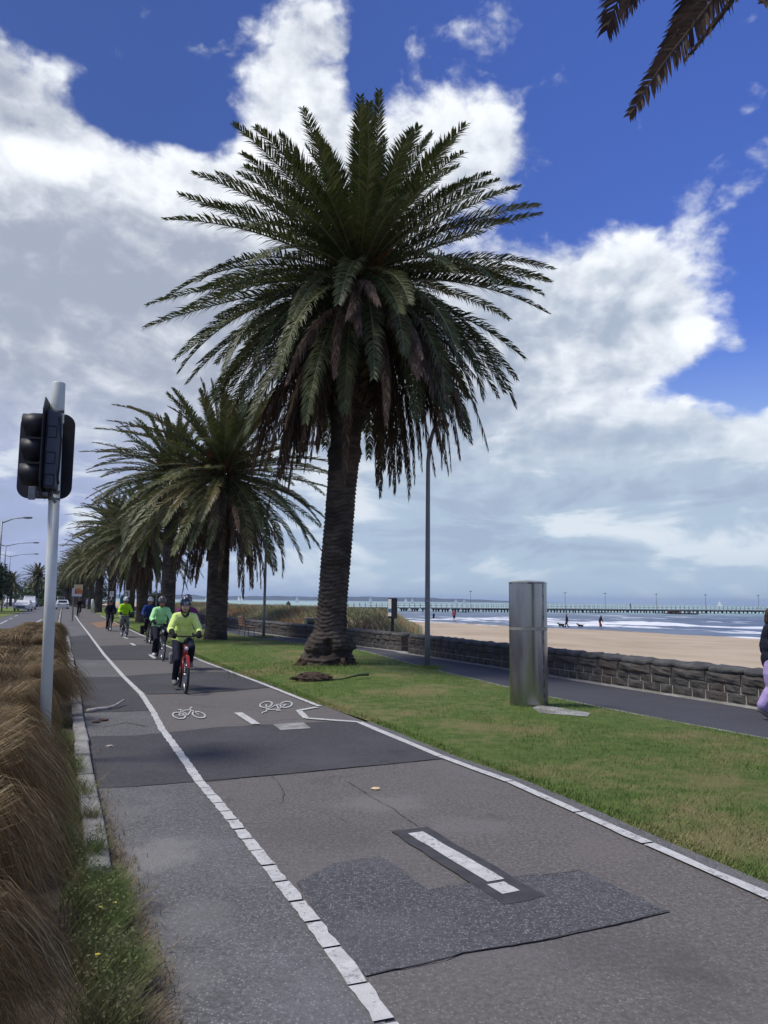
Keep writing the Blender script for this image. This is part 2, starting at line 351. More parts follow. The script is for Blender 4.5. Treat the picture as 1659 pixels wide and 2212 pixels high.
def setting():
    # ground: one sheet from the inland side out under the sea
    tt = [-9000, -400, -60, -14, -1.5, .3, 8.3, 10.6, 11.5, 20, 40, 70, 120, 400, 12000]; zz = [-.3, -.3, -.22, -.2, -.2, -.2, -.2, -.25, -.4, -.9, -1.7, -2.6, -4, -6, -8]
    ss = [-3000, -60, 0, 60, 160, 400, 12000]; v = []; f = []
    for s_ in ss: v += [W(s_, t_, z_) for t_, z_ in zip(tt, zz)]
    n = len(tt); f = [(i * n + j, i * n + j + 1, (i + 1) * n + j + 1, (i + 1) * n + j) for i in range(len(ss) - 1) for j in range(n - 1)]
    tag(MB().add(v, f).build('ground', M['soil']), 'bare brown earth under the paths, road and beach', 'ground', kind='structure')
    R0 = RIGHT + RIGHT2
    kerbline = [W(-3, .42), W(5, .38), W(12, .38), W(22, .42), W(36, .36), W(44, .28), W(160, .6)]
    sheet('bike_path', strip_pts(kerbline, offs(R0, .12)), 0., M['bike'], 'brownish worn asphalt cycle path running up the middle between footpath and lawn', 'path')
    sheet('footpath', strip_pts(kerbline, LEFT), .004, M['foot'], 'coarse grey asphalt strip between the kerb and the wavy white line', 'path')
    P = lambda *q: [G(*a) for a in q]
    sheet('asphalt_patch', P((183, 1705), (300, 1700), (425, 1690), (700, 1665), (955, 1640), (860, 1594), (775, 1557), (620, 1564), (469, 1572), (366, 1583), (290, 1590), (196, 1592)), .008, M['fresh'],
          'smooth dark asphalt patch crossing the whole path before the bicycle symbols', 'asphalt patch')
    sheet('asphalt_patch', P((318, 1500), (420, 1499), (600, 1484), (500, 1452), (410, 1452), (280, 1460), (262, 1463)), .008, M['fresh'], 'dark asphalt band under the red bicycle', 'asphalt patch')
    sheet('asphalt_patch', P((172, 1463), (262, 1463), (330, 1535), (290, 1537), (176, 1541)), .0085, M['fresh'], 'dark asphalt patch on the footpath beside the fallen stalk', 'asphalt patch')
    sheet('asphalt_patch', P((233, 1426), (330, 1425), (425, 1423), (372, 1397), (300, 1393), (205, 1396)), .008, M['fresh'], 'dark asphalt band under the rider in mint green', 'asphalt patch')
    sheet('asphalt_patch', P((162, 1425), (232, 1426), (192, 1372), (150, 1375)), .0085, M['fresh'], 'dark asphalt patch on the footpath by the end of the planting', 'asphalt patch')
    sheet('asphalt_patch', rough_edge(P((640, 1910), (720, 1868), (820, 1852), (870, 1885), (925, 1925), (1060, 1903), (1255, 1880), (1345, 1925), (1450, 1972)), .02) +
          rough_edge(P((1450, 1972), (1200, 2030), (1000, 2062), (790, 2112), (745, 2068), (640, 1910)), .012)[:-1], .008, M['coarse'], 'coarse speckled asphalt patch below the nearest white dash', 'asphalt patch')
    # dark gap along the patch and the patch edges
    def crack(name, px, w, label):
        a = rough_edge([G(*q) for q in px], .035, .05); mb = MB()
        for i in range(len(a) - 1):
            d = (a[i + 1] - a[i]).normalized(); nn = Vector((-d.y, d.x, 0)) * w * (.4 + .8 * rnd.random()) / 2
            e = [a[i] - nn, a[i] + nn, a[i + 1] + nn, a[i + 1] - nn]; mb.add([Vector((q.x, q.y, .0095)) for q in e], [(0, 1, 2, 3)])
        tag(mb.build(name, M['tar']), label, 'crack', kind='structure')
    crack('path_crack', [(1450, 1972), (1200, 2030), (1000, 2062), (800, 2108)], .007, 'dark seam along the near edge of the speckled patch')
    crack('path_crack', [(925, 1925), (1060, 1903), (1255, 1880)], .005, 'dark seam along the far edge of the speckled patch')
    crack('path_crack', [(575, 1668), (600, 1690), (613, 1715), (600, 1740)], .006, 'thin branching crack beyond the broken white line')
    crack('path_crack', [(660, 1745), (710, 1760), (760, 1780)], .004, 'hairline crack in the middle of the path')
    crack('path_crack', [(750, 1690), (800, 1720), (850, 1750), (900, 1785)], .007, 'long crack leading to the nearest white dash')
    crack('path_crack', [(420, 1690), (300, 1700), (185, 1705)], .014, 'seam where the dark patch meets the footpath')
    crack('path_crack', [(955, 1640), (700, 1665), (425, 1690)], .010, 'seam along the near edge of the dark patch')
    crack('path_crack', [(220, 1572), (270, 1562), (318, 1570)], .02, 'curved crack in the rough footpath by the kerb')
    sheet('asphalt_patch', [G(*q) for q in [(198, 1350), (262, 1342), (330, 1352), (250, 1362)]][:0] or P((196, 1346), (238, 1341), (262, 1350), (212, 1357)), .008, M['orange'], 'ochre surfaced patch on the far path', 'coloured surfacing')
    sheet('pit_lid', P((590, 1567), (655, 1562), (672, 1575), (606, 1579)), .013, M['pale'], 'pale rectangular pit lid set in the dark patch', 'pit lid')
    # white lines
    def wline(name, pts, w, label, broken=(), step=.35):
        a = fine(pts, step); mb = MB(); s0 = 0.
        for i in range(len(a) - 1):
            d = (a[i + 1] - a[i]); L = d.length; d.normalize(); nn = Vector((-d.y, d.x, 0)); j = lambda: 1 + rnd.uniform(-.09, .09)
            p0 = a[i]; p1 = a[i + 1]; g = 0.
            if broken and broken[0] < p0.y < broken[1]: g = rnd.uniform(.006, .022); p0 = p0 + d * g * rnd.random(); p1 = p1 - d * g
            K = 4; e = []
            for side in (1, -1):
                row = []
                for k in range(K + 1):
                    q = p0.lerp(p1, k / K); ww = w / 2 * (1 + .3 * fbm(q.x * 16, q.y * 16, side)) if q.y < 16 else w / 2
                    row.append(q + nn * side * ww)
                e += row if side > 0 else row[::-1]
            mb.add([Vector((q.x, q.y, .0135)) for q in e], [tuple(range(len(e)))])
        tag(mb.build(name, M['line']), label, 'painted line', kind='structure')
    wline('painted_line', LEFT[:-1], .088, 'long wavy white line dividing footpath from cycle path', (2.5, 7.5), .26)
    wline('painted_line', RIGHT, .09, 'white edge line along the lawn in the foreground', (3., 9.), 2.7)
    wline('painted_line', RIGHT2[:-1], .085, 'white edge line beside the lawn beyond the jog')
    wline('painted_line', [G(*q) for q in [(684, 1529), (645, 1536), (662, 1553), (775, 1561)]], .1, 'short angled white jog in the edge line', step=2)
    for px, lb in (([(897, 1802), (1072, 1906)], 'white centre dash nearest the camera, ringed in tar'), ([(1070, 1912), (1104, 1932)], 'short white block ending the nearest centre dash'), ([(514, 1541), (553, 1566)], 'white centre dash by the pit lid'),
                   ([(324, 1415), (336, 1423)], 'white centre dash by the mint green rider'), ([(283, 1390), (291, 1395)], 'white centre dash under the neon rider'), ([(267, 1376.5), (275, 1380)], 'white centre dash behind the neon wheel')):
        a, b = [G(*q) for q in px]; d = (b - a).normalized(); nn = Vector((-d.y, d.x, 0)) * .062
        if 'ringed' in lb:
            c, e = a - d * .02, G(1104, 1932) + d * .02; k = nn * 2.5
            p = rough_edge([c - d * .1 - k, e + d * .12 - k * .9, e + d * .1 + k, c - d * .08 + k, c - d * .1 - k], .02, .1)[:-1]
            sheet('tar_surround', p, .0105, M['tar'], 'black tar surround of the nearest white dash', 'tar mark')
        p = rough_edge([a - nn, b - nn, b + nn, a + nn, a - nn], .007, .05)[:-1]
        sheet('painted_dash', p, .0135, M['line'], lb, 'painted dash')
    # bicycle symbols painted flat on the path
    def bikesym(c, ux, uy, label):
        mb = MB(); z = .0135
        def L2(a, b, w=.035):
            a = Vector(a); b = Vector(b); d = (b - a).normalized(); q = Vector((-d.y, d.x)) * w / 2
            mb.add([c + ux * p.x + uy * p.y + Vector((0, 0, z)) for p in (a - q, b - q, b + q, a + q)], [(0, 1, 2, 3)])
        def ring(cx, cy, r, w=.042):
            n = 28; k = []
            for i in range(n):
                for rr in (r - w, r): k.append(c + ux * (cx + rr * cos(2 * pi * i / n)) + uy * (cy + rr * sin(2 * pi * i / n)) + Vector((0, 0, z)))
            mb.add(k, [(2 * i, 2 * i + 1, (2 * ((i + 1) % n)) + 1, 2 * ((i + 1) % n)) for i in range(n)])
        ring(-.29, 0, .19); ring(.29, 0, .19)
        L2((-.29, 0), (-.12, .26)); L2((-.12, .26), (.2, .28)); L2((.29, 0), (.17, .36)); L2((-.03, .0), (.2, .27)); L2((-.27, .0), (-.03, .0)); L2((-.15, .3), (-.02, .02)); L2((-.2, .32), (-.08, .32)); L2((.17, .36), (.27, .4)); L2((.27, .4), (.26, .46))
        tag(mb.build('bicycle_symbol', M['line']), label, 'bicycle symbol', kind='structure')
    a, b = G(375, 1552), G(447, 1549); ux = (b - a).normalized(); L = (b - a).length / .96
    bikesym((a + b) / 2 + Vector((0, .15, 0)) * 0 + Vector((-ux.y, ux.x, 0)) * .2, ux * L, Vector((-ux.y, ux.x, 0)) * L * 3.9, 'white bicycle symbol painted by the wavy line, upright to the viewer')
    a, b = G(560, 1524), G(632, 1524); ux = (b - a).normalized(); L = (b - a).length / .96
    bikesym((a + b) / 2 + Vector((-ux.y, ux.x, 0)) * .05, -ux * L, -Vector((-ux.y, ux.x, 0)) * L * 3.9, 'white bicycle symbol painted by the pit lid, facing the other way')
    # edging between line and lawn
    sheet('path_edging', strip_pts(rough_edge(offs(RIGHT, .05), .02, .2), rough_edge(offs(RIGHT, .2), .05, .2)), .006, M['foot'], 'thin grey asphalt edging between white line and lawn', 'path edging')
    # kerb: separate stones in a row
    mb = MB(); s_ = 5.2; k = 0
    while s_ < 36:
        t_ = .3 + .03 * fbm(s_ * .2, 3); w = .9
        mb.box(W(s_ + w / 2, t_, .0), (.15, w - .015, .14 + .02 * rnd.random()), Matrix.Rotation(rad(22.5) + rnd.uniform(-.015, .015), 3, 'Z'), bev=.02); s_ += w
    tag(mb.build('kerb', M['kerb'], smooth=False), 'worn pale stone kerb between bronze grasses and footpath', 'kerb', kind='structure')
    # planting bed soil and litter
    sheet('planting_bed', rough_edge([W(-2, -2.1), W(-2, .5), W(3.4, .62), W(4.6, .52), W(5.6, .38), W(6, .3), W(35, .24), W(37.5, -.4), W(35, -1.75), W(-2, -2.1)], .05)[:-1], .003, M['soil'], 'bare soil bed under the bronze grasses', 'planting bed')
    # road
    sheet('road', [W(-20, -2.05), W(30, -1.95), W(36, -1.6), W(42, -.6), W(48, -.25), W(160, -.1), W(400, 3), W(400, -14), W(160, -11.5), W(70, -11), W(-20, -11)], -.06, M['road'], 'wide grey asphalt road along the far left', 'road')
    mb = MB()
    kp = [W(-20, -2.0), W(30, -1.9), W(36, -1.55), W(42, -.55), W(48, -.2), W(160, -.05)]
    q = offs(kp, .15)
    for i in range(len(kp) - 1): mb.add([Vector((p.x, p.y, z)) for p, z in ((kp[i], -.1), (kp[i + 1], -.1), (kp[i + 1], .03), (kp[i], .03), (q[i], .03), (q[i + 1], .03))], [(0, 1, 2, 3), (3, 2, 5, 4)])
    tag(mb.build('kerb', M['pale']), 'pale concrete kerb curving along the road edge', 'kerb', kind='structure')
    sheet('pavement', [W(36.5, -1.3), W(42, -.35), W(48, .0), W(160, .2), W(160, .7), W(44, .45), W(36, .4), W(35, -.5)], .0065, M['foot'], 'grey pavement strip between the road kerb and the path beyond the planting', 'pavement')
    for px, lb in (([(0, 1348), (16, 1340)], 'long white lane dash at the picture edge'), ([(68, 1350), (91, 1338)], 'long white lane dash left of the signal pole'), ([(0, 1370.5), (10, 1369)], 'short white lane dot at the picture edge'), ([(27, 1367), (36, 1365.5)], 'short white lane dot, second from the edge'),
                   ([(52, 1364), (58, 1363)], 'short white lane dot, third from the edge'), ([(72, 1361), (79, 1359.5)], 'short white lane dot near the bronze grasses'), ([(20, 1337.5), (26, 1335)], 'far white lane dot beyond the long dash'), ([(32, 1331.5), (38, 1329)], 'far white lane dot before the white cars'), ([(45, 1325.5), (48, 1324)], 'farthest white lane dot before the white cars')):
        a, b = [G(*q_, -.06) for q_ in px]; d = (b - a).normalized(); nn = Vector((-d.y, d.x, 0)) * .06
        sheet('lane_dash', [a - nn, b - nn, b + nn, a + nn], -.054, M['line'], lb, 'lane dash')
    # lawn sheet (soil and thatch tone below the blades)
    lm, t, b = newmat('lawn_turf'); Pn = t.n('ShaderNodeNewGeometry').outputs['Position']
    lawncol(t, b, Pn); b.inputs['Roughness'].default_value = .9; b.inputs['Specular IOR Level'].default_value = .15
    t.set(b.inputs['Normal'], t.n('ShaderNodeBump', Height=t.noise(Pn, 45., 5, .7), Strength=1., Distance=.05)); M['lawn'] = lm
    near = offs(RIGHT, .17) + offs(RIGHT2, .1)
    far = [W(-3, 7.9), W(4, 8.2)] + [G(*q) for q in [(1659, 1597), (1430, 1555), (1180, 1505), (930, 1445), (780, 1405), (560, 1380)]] + [W(60, 7.3), W(100, 7.4), W(160, 7.6)]
    global LAWN_NEAR, LAWN_FAR
    LAWN_NEAR, LAWN_FAR = near, far
    bm = bmesh.new(); nn = 60
    def at_s(pl, s_):
        q = [(ST(p)) for p in pl]
        for i in range(len(q) - 1):
            if q[i][0] <= s_ <= q[i + 1][0]: return q[i][1] + (q[i + 1][1] - q[i][1]) * (s_ - q[i][0]) / max(1e-6, q[i + 1][0] - q[i][0])
        return q[-1][1] if s_ > q[-1][0] else q[0][1]
    global lawn_t
    lawn_t = lambda s_: (at_s(near, s_), at_s(far, s_))
    rows = []; s_ = -2.5
    while s_ < 155:
        t0, t1 = lawn_t(s_); row = []
        for k in range(25):
            t_ = t0 + (t1 - t0) * k / 24; z = .012 + .07 * sin(pi * k / 24) ** .6 + .02 * fbm(s_ * .5, t_)
            if k == 0: t_ += .03 * fbm(s_ * 5, 1); z = .005
            if k == 24: t_ += .03 * fbm(s_ * 5, 2); z = .005
            row.append(bm.verts.new(W(s_, t_, z)))
        rows.append(row); s_ += .3 if s_ < 20 else (.8 if s_ < 50 else 3)
    for r0, r1 in zip(rows, rows[1:]):
        for k in range(24): bm.faces.new((r0[k], r0[k + 1], r1[k + 1], r1[k]))
    me = bpy.data.meshes.new('lawn'); bm.to_mesh(me); bm.free()
    tag(link('lawn', me, lm, smooth=True), 'mown green lawn strip with dry yellow patches between the paths', 'lawn', kind='structure')
    # promenade
    wallf = [W(-6, 10.75), W(4, 10.72)] + [G(*q) for q in [(1659, 1532), (880, 1411), (866, 1407), (640, 1378), (490, 1357)]] + [W(100, 8.9), W(160, 9)]
    sheet('promenade', strip_pts([p + Vector((0, 0, 0)) for p in offs(far, -.06)], offs(wallf, .3)), .0, M['prom'], 'dark asphalt promenade between lawn and bluestone wall', 'path')
    sheet('promenade_edging', strip_pts(offs(wallf, -.25), offs(wallf, .12)), .004, M['pale'], 'pale dusty strip at the foot of the sea wall', 'path edging')
    sheet('promenade_edging', strip_pts(rough_edge(offs(far, -.05), .02, .3), rough_edge(offs(far, .06), .02, .3)), .006, M['pale'], 'pale concrete edging between lawn and promenade', 'path edging')
    # beach sand with the dunes rising behind the left wall
    sm = mat('beach_sand', (.46, .36, .245), (.39, .3, .2), .35, .95, coord='World', bump=1., bscale=4., c3=(.5, .4, .28), s3=.12, rot=.39, stretch=(1., .35, 1))
    wt = NT(sm.node_tree); wb = sm.node_tree.nodes['Principled BSDF']; old = wb.inputs['Base Color'].links[0].from_socket; wz = wt.n('ShaderNodeSeparateXYZ', Vector=wt.n('ShaderNodeNewGeometry').outputs['Position']).outputs[2]
    wt.set(wb.inputs['Base Color'], wt.mix(wt.m('MULTIPLY', wt.ss(wz, -1.13, -1.22), .8), old, (.2, .16, .12)))
    M['sand'] = sm; bm = bmesh.new(); rows = []
    tl = [10.95, 11.2, 11.5, 12, 13, 14, 15, 16, 17, 18, 19, 20, 21, 22, 24, 26, 28, 30, 33, 36, 40, 45, 50, 55, 60, 66, 75, 90]
    s_ = -15.
    while s_ < 230:
        sh = [t_ - (1.3 * sstep(s_, 26, 50) * (1 - sstep(t_, 11.5, 15))) for t_ in tl]; rows.append([bm.verts.new(W(s_, t_, sand_z(s_, t_))) for t_ in sh]); s_ += 1. if s_ < 90 else 5
    for r0, r1 in zip(rows, rows[1:]):
        for k in range(len(tl) - 1): bm.faces.new((r0[k], r0[k + 1], r1[k + 1], r1[k]))
    me = bpy.data.meshes.new('sand'); bm.to_mesh(me); bm.free()
    tag(link('sand', me, sm, smooth=True), 'raked pale yellow beach sand sloping to the water', 'beach', kind='structure')
    # sand drifting through the gap in the wall
    sheet('sand_drift', rough_edge(P((862, 1404), (905, 1410), (893, 1392), (868, 1385), (858, 1395), (862, 1404)), .03)[:-1], .009, M['sand'], 'sand blown through the gap in the wall', 'sand')
    sea()
    # far shore across the bay
    hm = mat('far_shore', (.05, .065, .06), (.07, .085, .09), .004, .95, coord='World')
    v = []; f = []; K = 120
    for i in range(K + 1):
        X = -5200 + i * 60.; u = i / K; h = (46 + 22 * fbm(u * 9, 1) + 9 * fbm(u * 40, 2)) * sstep(1 - u, 0, .22) * .9
        v += [(X, 8200, -6), (X, 8300, max(0.5, h)), (X, 9400, -6)]
    for i in range(K): f += [(3 * i, 3 * i + 3, 3 * i + 4, 3 * i + 1), (3 * i + 1, 3 * i + 4, 3 * i + 5, 3 * i + 2)]
    tag(MB().add(v, f).build('hills', hm), 'low blue wooded shore on the horizon across the bay', 'far shore', kind='structure')
def lawncol(t, b, Pn):
    a = t.noise(Pn, .55, 5, .6); c = t.noise(Pn, 6., 4, .6); d = t.noise(Pn, 60., 3, .6)
    col = t.mix(t.ss(c, .3, .7), (.10, .170, .036), (.165, .23, .06))
    col = t.mix(t.ss(t.m('ADD', a, t.m('MULTIPLY', t.m('SUBTRACT', c, .5), .25)), .46, .68), col, (.28, .25, .11))
    col = t.mix(t.m('MULTIPLY', t.ss(d, .5, .8), .5), col, (.26, .25, .11))
    t.set(b.inputs['Base Color'], col)
def shore(s_): return 61.3 - .19 * (s_ - 53.6) + 1.2 * fbm(s_ * .03, 5)
def sand_z(s_, t_):
    u = max(0, (t_ - 11) / (max(30, shore(s_)) - 11)); z = -.04 - 1.26 * u ** .85
    if t_ > 11.3: z += .05 * fbm(s_ * .35, t_ * .6) * min(1, (t_ - 11.3)) 
    d = sstep(s_, 26, 30) * sstep(t_, 10.9 - 1.2 * sstep(s_, 26, 45), 14.) * (1 - sstep(t_, 19 + .06 * (s_ - 30), 30 + .06 * (s_ - 30))) * sstep(.47 * s_ - t_, -.6, 2.2)
    z += d * (1.05 + .35 * fbm(s_ * .14, t_ * .16, 3) + .1 * fbm(s_ * .6, t_ * .6)) 
    if t_ <= 11.0 - 1.3 * sstep(s_, 26, 50): z = min(z, -.06)
    return z
def sea():
    m, t, b = newmat('sea_water'); Pn = t.n('ShaderNodeNewGeometry').outputs['Position']
    # across-shore coordinate
    rot = t.n('ShaderNodeVectorRotate', _rotation_type='Z_AXIS', Vector=Pn, Angle=rad(-33.)).outputs[0]
    sp = t.n('ShaderNodeSeparateXYZ', Vector=rot); al, ac = sp.outputs[1], sp.outputs[0]      # ac grows seaward
    dist = t.n('ShaderNodeVectorMath', _operation='LENGTH', i0=Pn).outputs['Value']
    mp = t.n('ShaderNodeMapping', Vector=rot, Scale=(1., .16, 1.))
    n = t.noise(mp, .16, 6, .6); n2 = t.noise(mp, .7, 5, .65); nb = t.noise(rot, .012, 4, .6)
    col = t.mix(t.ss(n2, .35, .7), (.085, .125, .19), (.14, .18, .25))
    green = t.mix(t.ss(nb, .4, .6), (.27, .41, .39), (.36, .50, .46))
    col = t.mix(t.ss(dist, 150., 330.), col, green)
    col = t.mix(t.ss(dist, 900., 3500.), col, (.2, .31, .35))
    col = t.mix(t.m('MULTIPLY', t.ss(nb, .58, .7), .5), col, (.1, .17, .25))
    # foam streaks along the breaking crests
    shoreac = t.m('SUBTRACT', ac, 70.)
    band = t.m('SINE', t.m('ADD', t.m('MULTIPLY', ac, .42), t.m('MULTIPLY', n, 13.)))
    fo = t.m('ADD', band, t.m('MULTIPLY', t.m('SUBTRACT', n2, .5), 2.6))
    nearsh = t.ss(dist, 190., 100.)
    fo = t.m('ADD', fo, t.m('MULTIPLY', nearsh, .35))
    foam = t.m('MULTIPLY', t.ss(fo, .62, 1.25), t.ss(dist, 215., 140.))
    caps = t.m('MULTIPLY', t.ss(t.noise(mp, .35, 5, .7), .66, .72), .7)
    foam = t.m('MAXIMUM', foam, caps)
    col = t.mix(foam, col, (.78, .8, .82))
    t.set(b.inputs['Base Color'], col); t.set(b.inputs['Roughness'], t.m('ADD', t.m('MULTIPLY', foam, .4), .42)); b.inputs['Specular IOR Level'].default_value = .35
    t.set(b.inputs['Normal'], t.n('ShaderNodeBump', Height=t.m('ADD', t.noise(mp, 1.2, 5, .6), n2), Strength=.6, Distance=.4))
    bm = bmesh.new(); rows = []
    sl = list(np.linspace(-40, 260, 160)); 
    for s_ in sl:
        row = []
        for k in range(120):
            tt = 40 + k * 1.3; ac_ = (W(s_, tt)); q = ac_.x * cos(rad(33)) + ac_.y * sin(rad(33)); al_ = -ac_.x * sin(rad(33)) + ac_.y * cos(rad(33))
            ph = q * .33 + 5 * fbm(al_ * .02, q * .05, 7); cr = (.5 + .5 * sin(ph)) ** 3
            z = -1.3 + .42 * cr * (.4 + .6 * sstep(tt, 50, 75)) + .08 * fbm(s_ * .4, tt * .5)
            row.append(bm.verts.new(W(s_, tt, z)))
        rows.append(row)
    for r0, r1 in zip(rows, rows[1:]):
        for k in range(119): bm.faces.new((r0[k], r0[k + 1], r1[k + 1], r1[k]))
    me = bpy.data.meshes.new('sea'); bm.to_mesh(me); bm.free()
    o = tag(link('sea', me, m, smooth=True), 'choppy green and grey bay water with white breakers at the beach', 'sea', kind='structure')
    # open water beyond, one flat sheet round the wave field
    far = MB(); T1 = 40 + 119 * 1.3
    v = [W(-40, T1, -1.32), W(-40, 13000, -1.32), W(260, T1, -1.32), W(260, 13000, -1.32), W(-9000, T1, -1.32), W(-9000, 13000, -1.32), W(12000, T1, -1.32), W(12000, 13000, -1.32), W(260, 40, -1.32), W(12000, 40, -1.32), W(-40, 40, -1.32), W(-9000, 40, -1.32)]
    far.add(v, [(0, 2, 3, 1), (4, 0, 1, 5), (2, 6, 7, 3), (8, 9, 6, 2), (11, 10, 0, 4)])
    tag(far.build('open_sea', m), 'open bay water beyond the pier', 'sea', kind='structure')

# ================================================================ sea wall, dune grass, lawn blades
def block(mb, c, sz, R, amp, seed):
    """rock-faced stone block"""
    bm = bmesh.new(); bmesh.ops.create_cube(bm, size=1.)
    bmesh.ops.subdivide_edges(bm, edges=bm.edges[:], cuts=3, use_grid_fill=True); c = Vector(c)
    for v in bm.verts:
        p = Vector(v.co); e = max(abs(p.x), abs(p.z)); q = Vector((p.x * sz[0], p.y * sz[1], p.z * sz[2]))
        rim = 1 - sstep(e, .3, .5); ny = p.y * 2
        q.y += ny * amp * rim * (.7 + 1.2 * fbm(q.x * 6 + seed, q.z * 6, seed)); q.x *= 1 - .02 * abs(ny); q.z += amp * .25 * fbm(q.x * 5, q.y * 5, seed + 4)
        v.co = c + R @ q
    bm.verts.index_update(); mb.add([v.co.copy() for v in bm.verts], [[v.index for v in f.verts] for f in bm.faces]); bm.free()
def sea_wall(a, b, label, cap_end, lw=1.):
    d = (b - a); L = d.length; d.normalize(); ang = math.atan2(d.y, d.x); R = Matrix.Rotation(ang, 3, 'Z'); inn = Vector((-d.y, d.x, 0))
    if inn.dot(NV) < 0: inn = -inn
    c0 = a + inn * .24
    root = empty('stone_wall', a, ang, label, 'sea wall'); loc = lambda p: Matrix.Rotation(-ang, 3, 'Z') @ (Vector(p) - a)
    I3 = Matrix.Identity(3); st = MB(); cp = MB(); mo = MB(); yo = loc(c0).y; sg = 1 if yo > 0 else -1
    mo.box((L / 2, yo, .2), (L - .04, .415, .44))
    for row in range(2):
        x = 0. if row else -.0
        while x < L - .1:
            w = min(L - x, rnd.uniform(.3, .52) * lw)
            if L - x - w < .15: w = L - x
            block(st, (x + w / 2, yo, .09 + row * .165 + .0), (w - .018, .43, .15), I3, .022, x * 3 + row); x += w
    x = 0.
    while x < L - .1:
        w = min(L - x, rnd.uniform(.5, .95) * lw)
        if L - x - w < .3: w = L - x
        block(st, (x + w / 2, yo, .41), (w - .01, .45, .17), I3, .045, x * 5 + 9)
        # rounded rough coping boulder
        bm = bmesh.new(); bmesh.ops.create_uvsphere(bm, u_segments=16, v_segments=10, radius=1.)
        for v in bm.verts:
            p = v.co; q = Vector((math.copysign(abs(p.x) ** .45, p.x) * w * .505, math.copysign(abs(p.y) ** .6, p.y) * .25, math.copysign(abs(p.z) ** .75, p.z) * (.085 + .0 * w)))
            q += Vector((0, .03, .03)) * fbm(q.x * 5 + x, q.y * 5, q.z * 5); v.co = Vector((x + w / 2, yo, .535)) + q
        bm.verts.index_update(); cp.add([v.co.copy() for v in bm.verts], [[v.index for v in f.verts] for f in bm.faces]); bm.free(); x += w
    st.build('masonry', M['stone'], root); cp.build('coping', M['coping'], root, True); mo.build('mortar', M['mortar'], root)
    return root
def walls():
    M['stone'] = mat('bluestone', (.045, .043, .041), (.09, .085, .077), 5., .9, coord='World', bump=1., bscale=30, c3=(.075, .06, .05), s3=1.3)
    M['coping'] = mat('bluestone_coping', (.055, .055, .055), (.1, .1, .098), 4., .9, coord='World', bump=1., bscale=25)
    M['mortar'] = mat('mortar', (.42, .39, .34), (.28, .26, .23), 8., .95, coord='World')
    a = G(880, 1411); sea_wall(a, a + (G(1659, 1532) - a).normalized() * 21, 'dark bluestone sea wall running to the right past the metal column', True)
    a = G(866, 1407); b = G(640, 1378); sea_wall(b, a, 'dark bluestone sea wall below the dune grass, ending at the gap', True, 1.3)
    a2 = G(490, 1357); sea_wall(a2, b, 'dark bluestone sea wall section beyond the main palm', True, 2.)
    sea_wall(W(110, 8.95), a2, 'farthest dark bluestone wall section beyond the second palm', True, 4.)
def blades(name, P, h, w, lean, m, label, cat, seg=2, curl=.5, kind='stuff', spread=.35):
    """many grass blades as one mesh; P (N,3) roots"""
    N = len(P); h = np.broadcast_to(h, (N,)) * npr.uniform(.6, 1.25, N); az = npr.uniform(0, 2 * pi, N)
    dirv = np.stack([np.cos(az) * spread, np.sin(az) * spread, np.zeros(N)], 1) * npr.uniform(.2, 1., N)[:, None] + np.asarray(lean)[None] * npr.uniform(.5, 1.3, N)[:, None]
    side = np.stack([-np.sin(az + .7), np.cos(az + .7), np.zeros(N)], 1); V = np.zeros((N, 2 * seg + 1, 3))
    for k in range(seg + 1):
        u = k / seg; p = P + np.array([0, 0, 1.])[None] * (h * (u - curl * .35 * u * u))[:, None] + dirv * (h * (u ** 1.6))[:, None]
        ww = w * (1 - u * .75)
        if k < seg: V[:, 2 * k] = p - side * ww / 2; V[:, 2 * k + 1] = p + side * ww / 2
        else: V[:, 2 * seg] = p
    base = (np.arange(N) * (2 * seg + 1))[:, None]; Q = [base + np.array([[2 * k, 2 * k + 1, 2 * k + 3, 2 * k + 2]]) for k in range(seg - 1)]
    T = base + np.array([[2 * seg - 2, 2 * seg - 1, 2 * seg]])
    me = npmesh(name, V.reshape(-1, 3), np.concatenate(Q) if Q else None, T)
    return tag(link(name, me, m), label, cat, kind=kind)
def inside(poly, x, y):
    c = False; n = len(poly)
    for i in range(n):
        a, b = poly[i], poly[i - 1]
        if (a.y > y) != (b.y > y) and x < (b.x - a.x) * (y - a.y) / (b.y - a.y) + a.x: c = not c
    return c
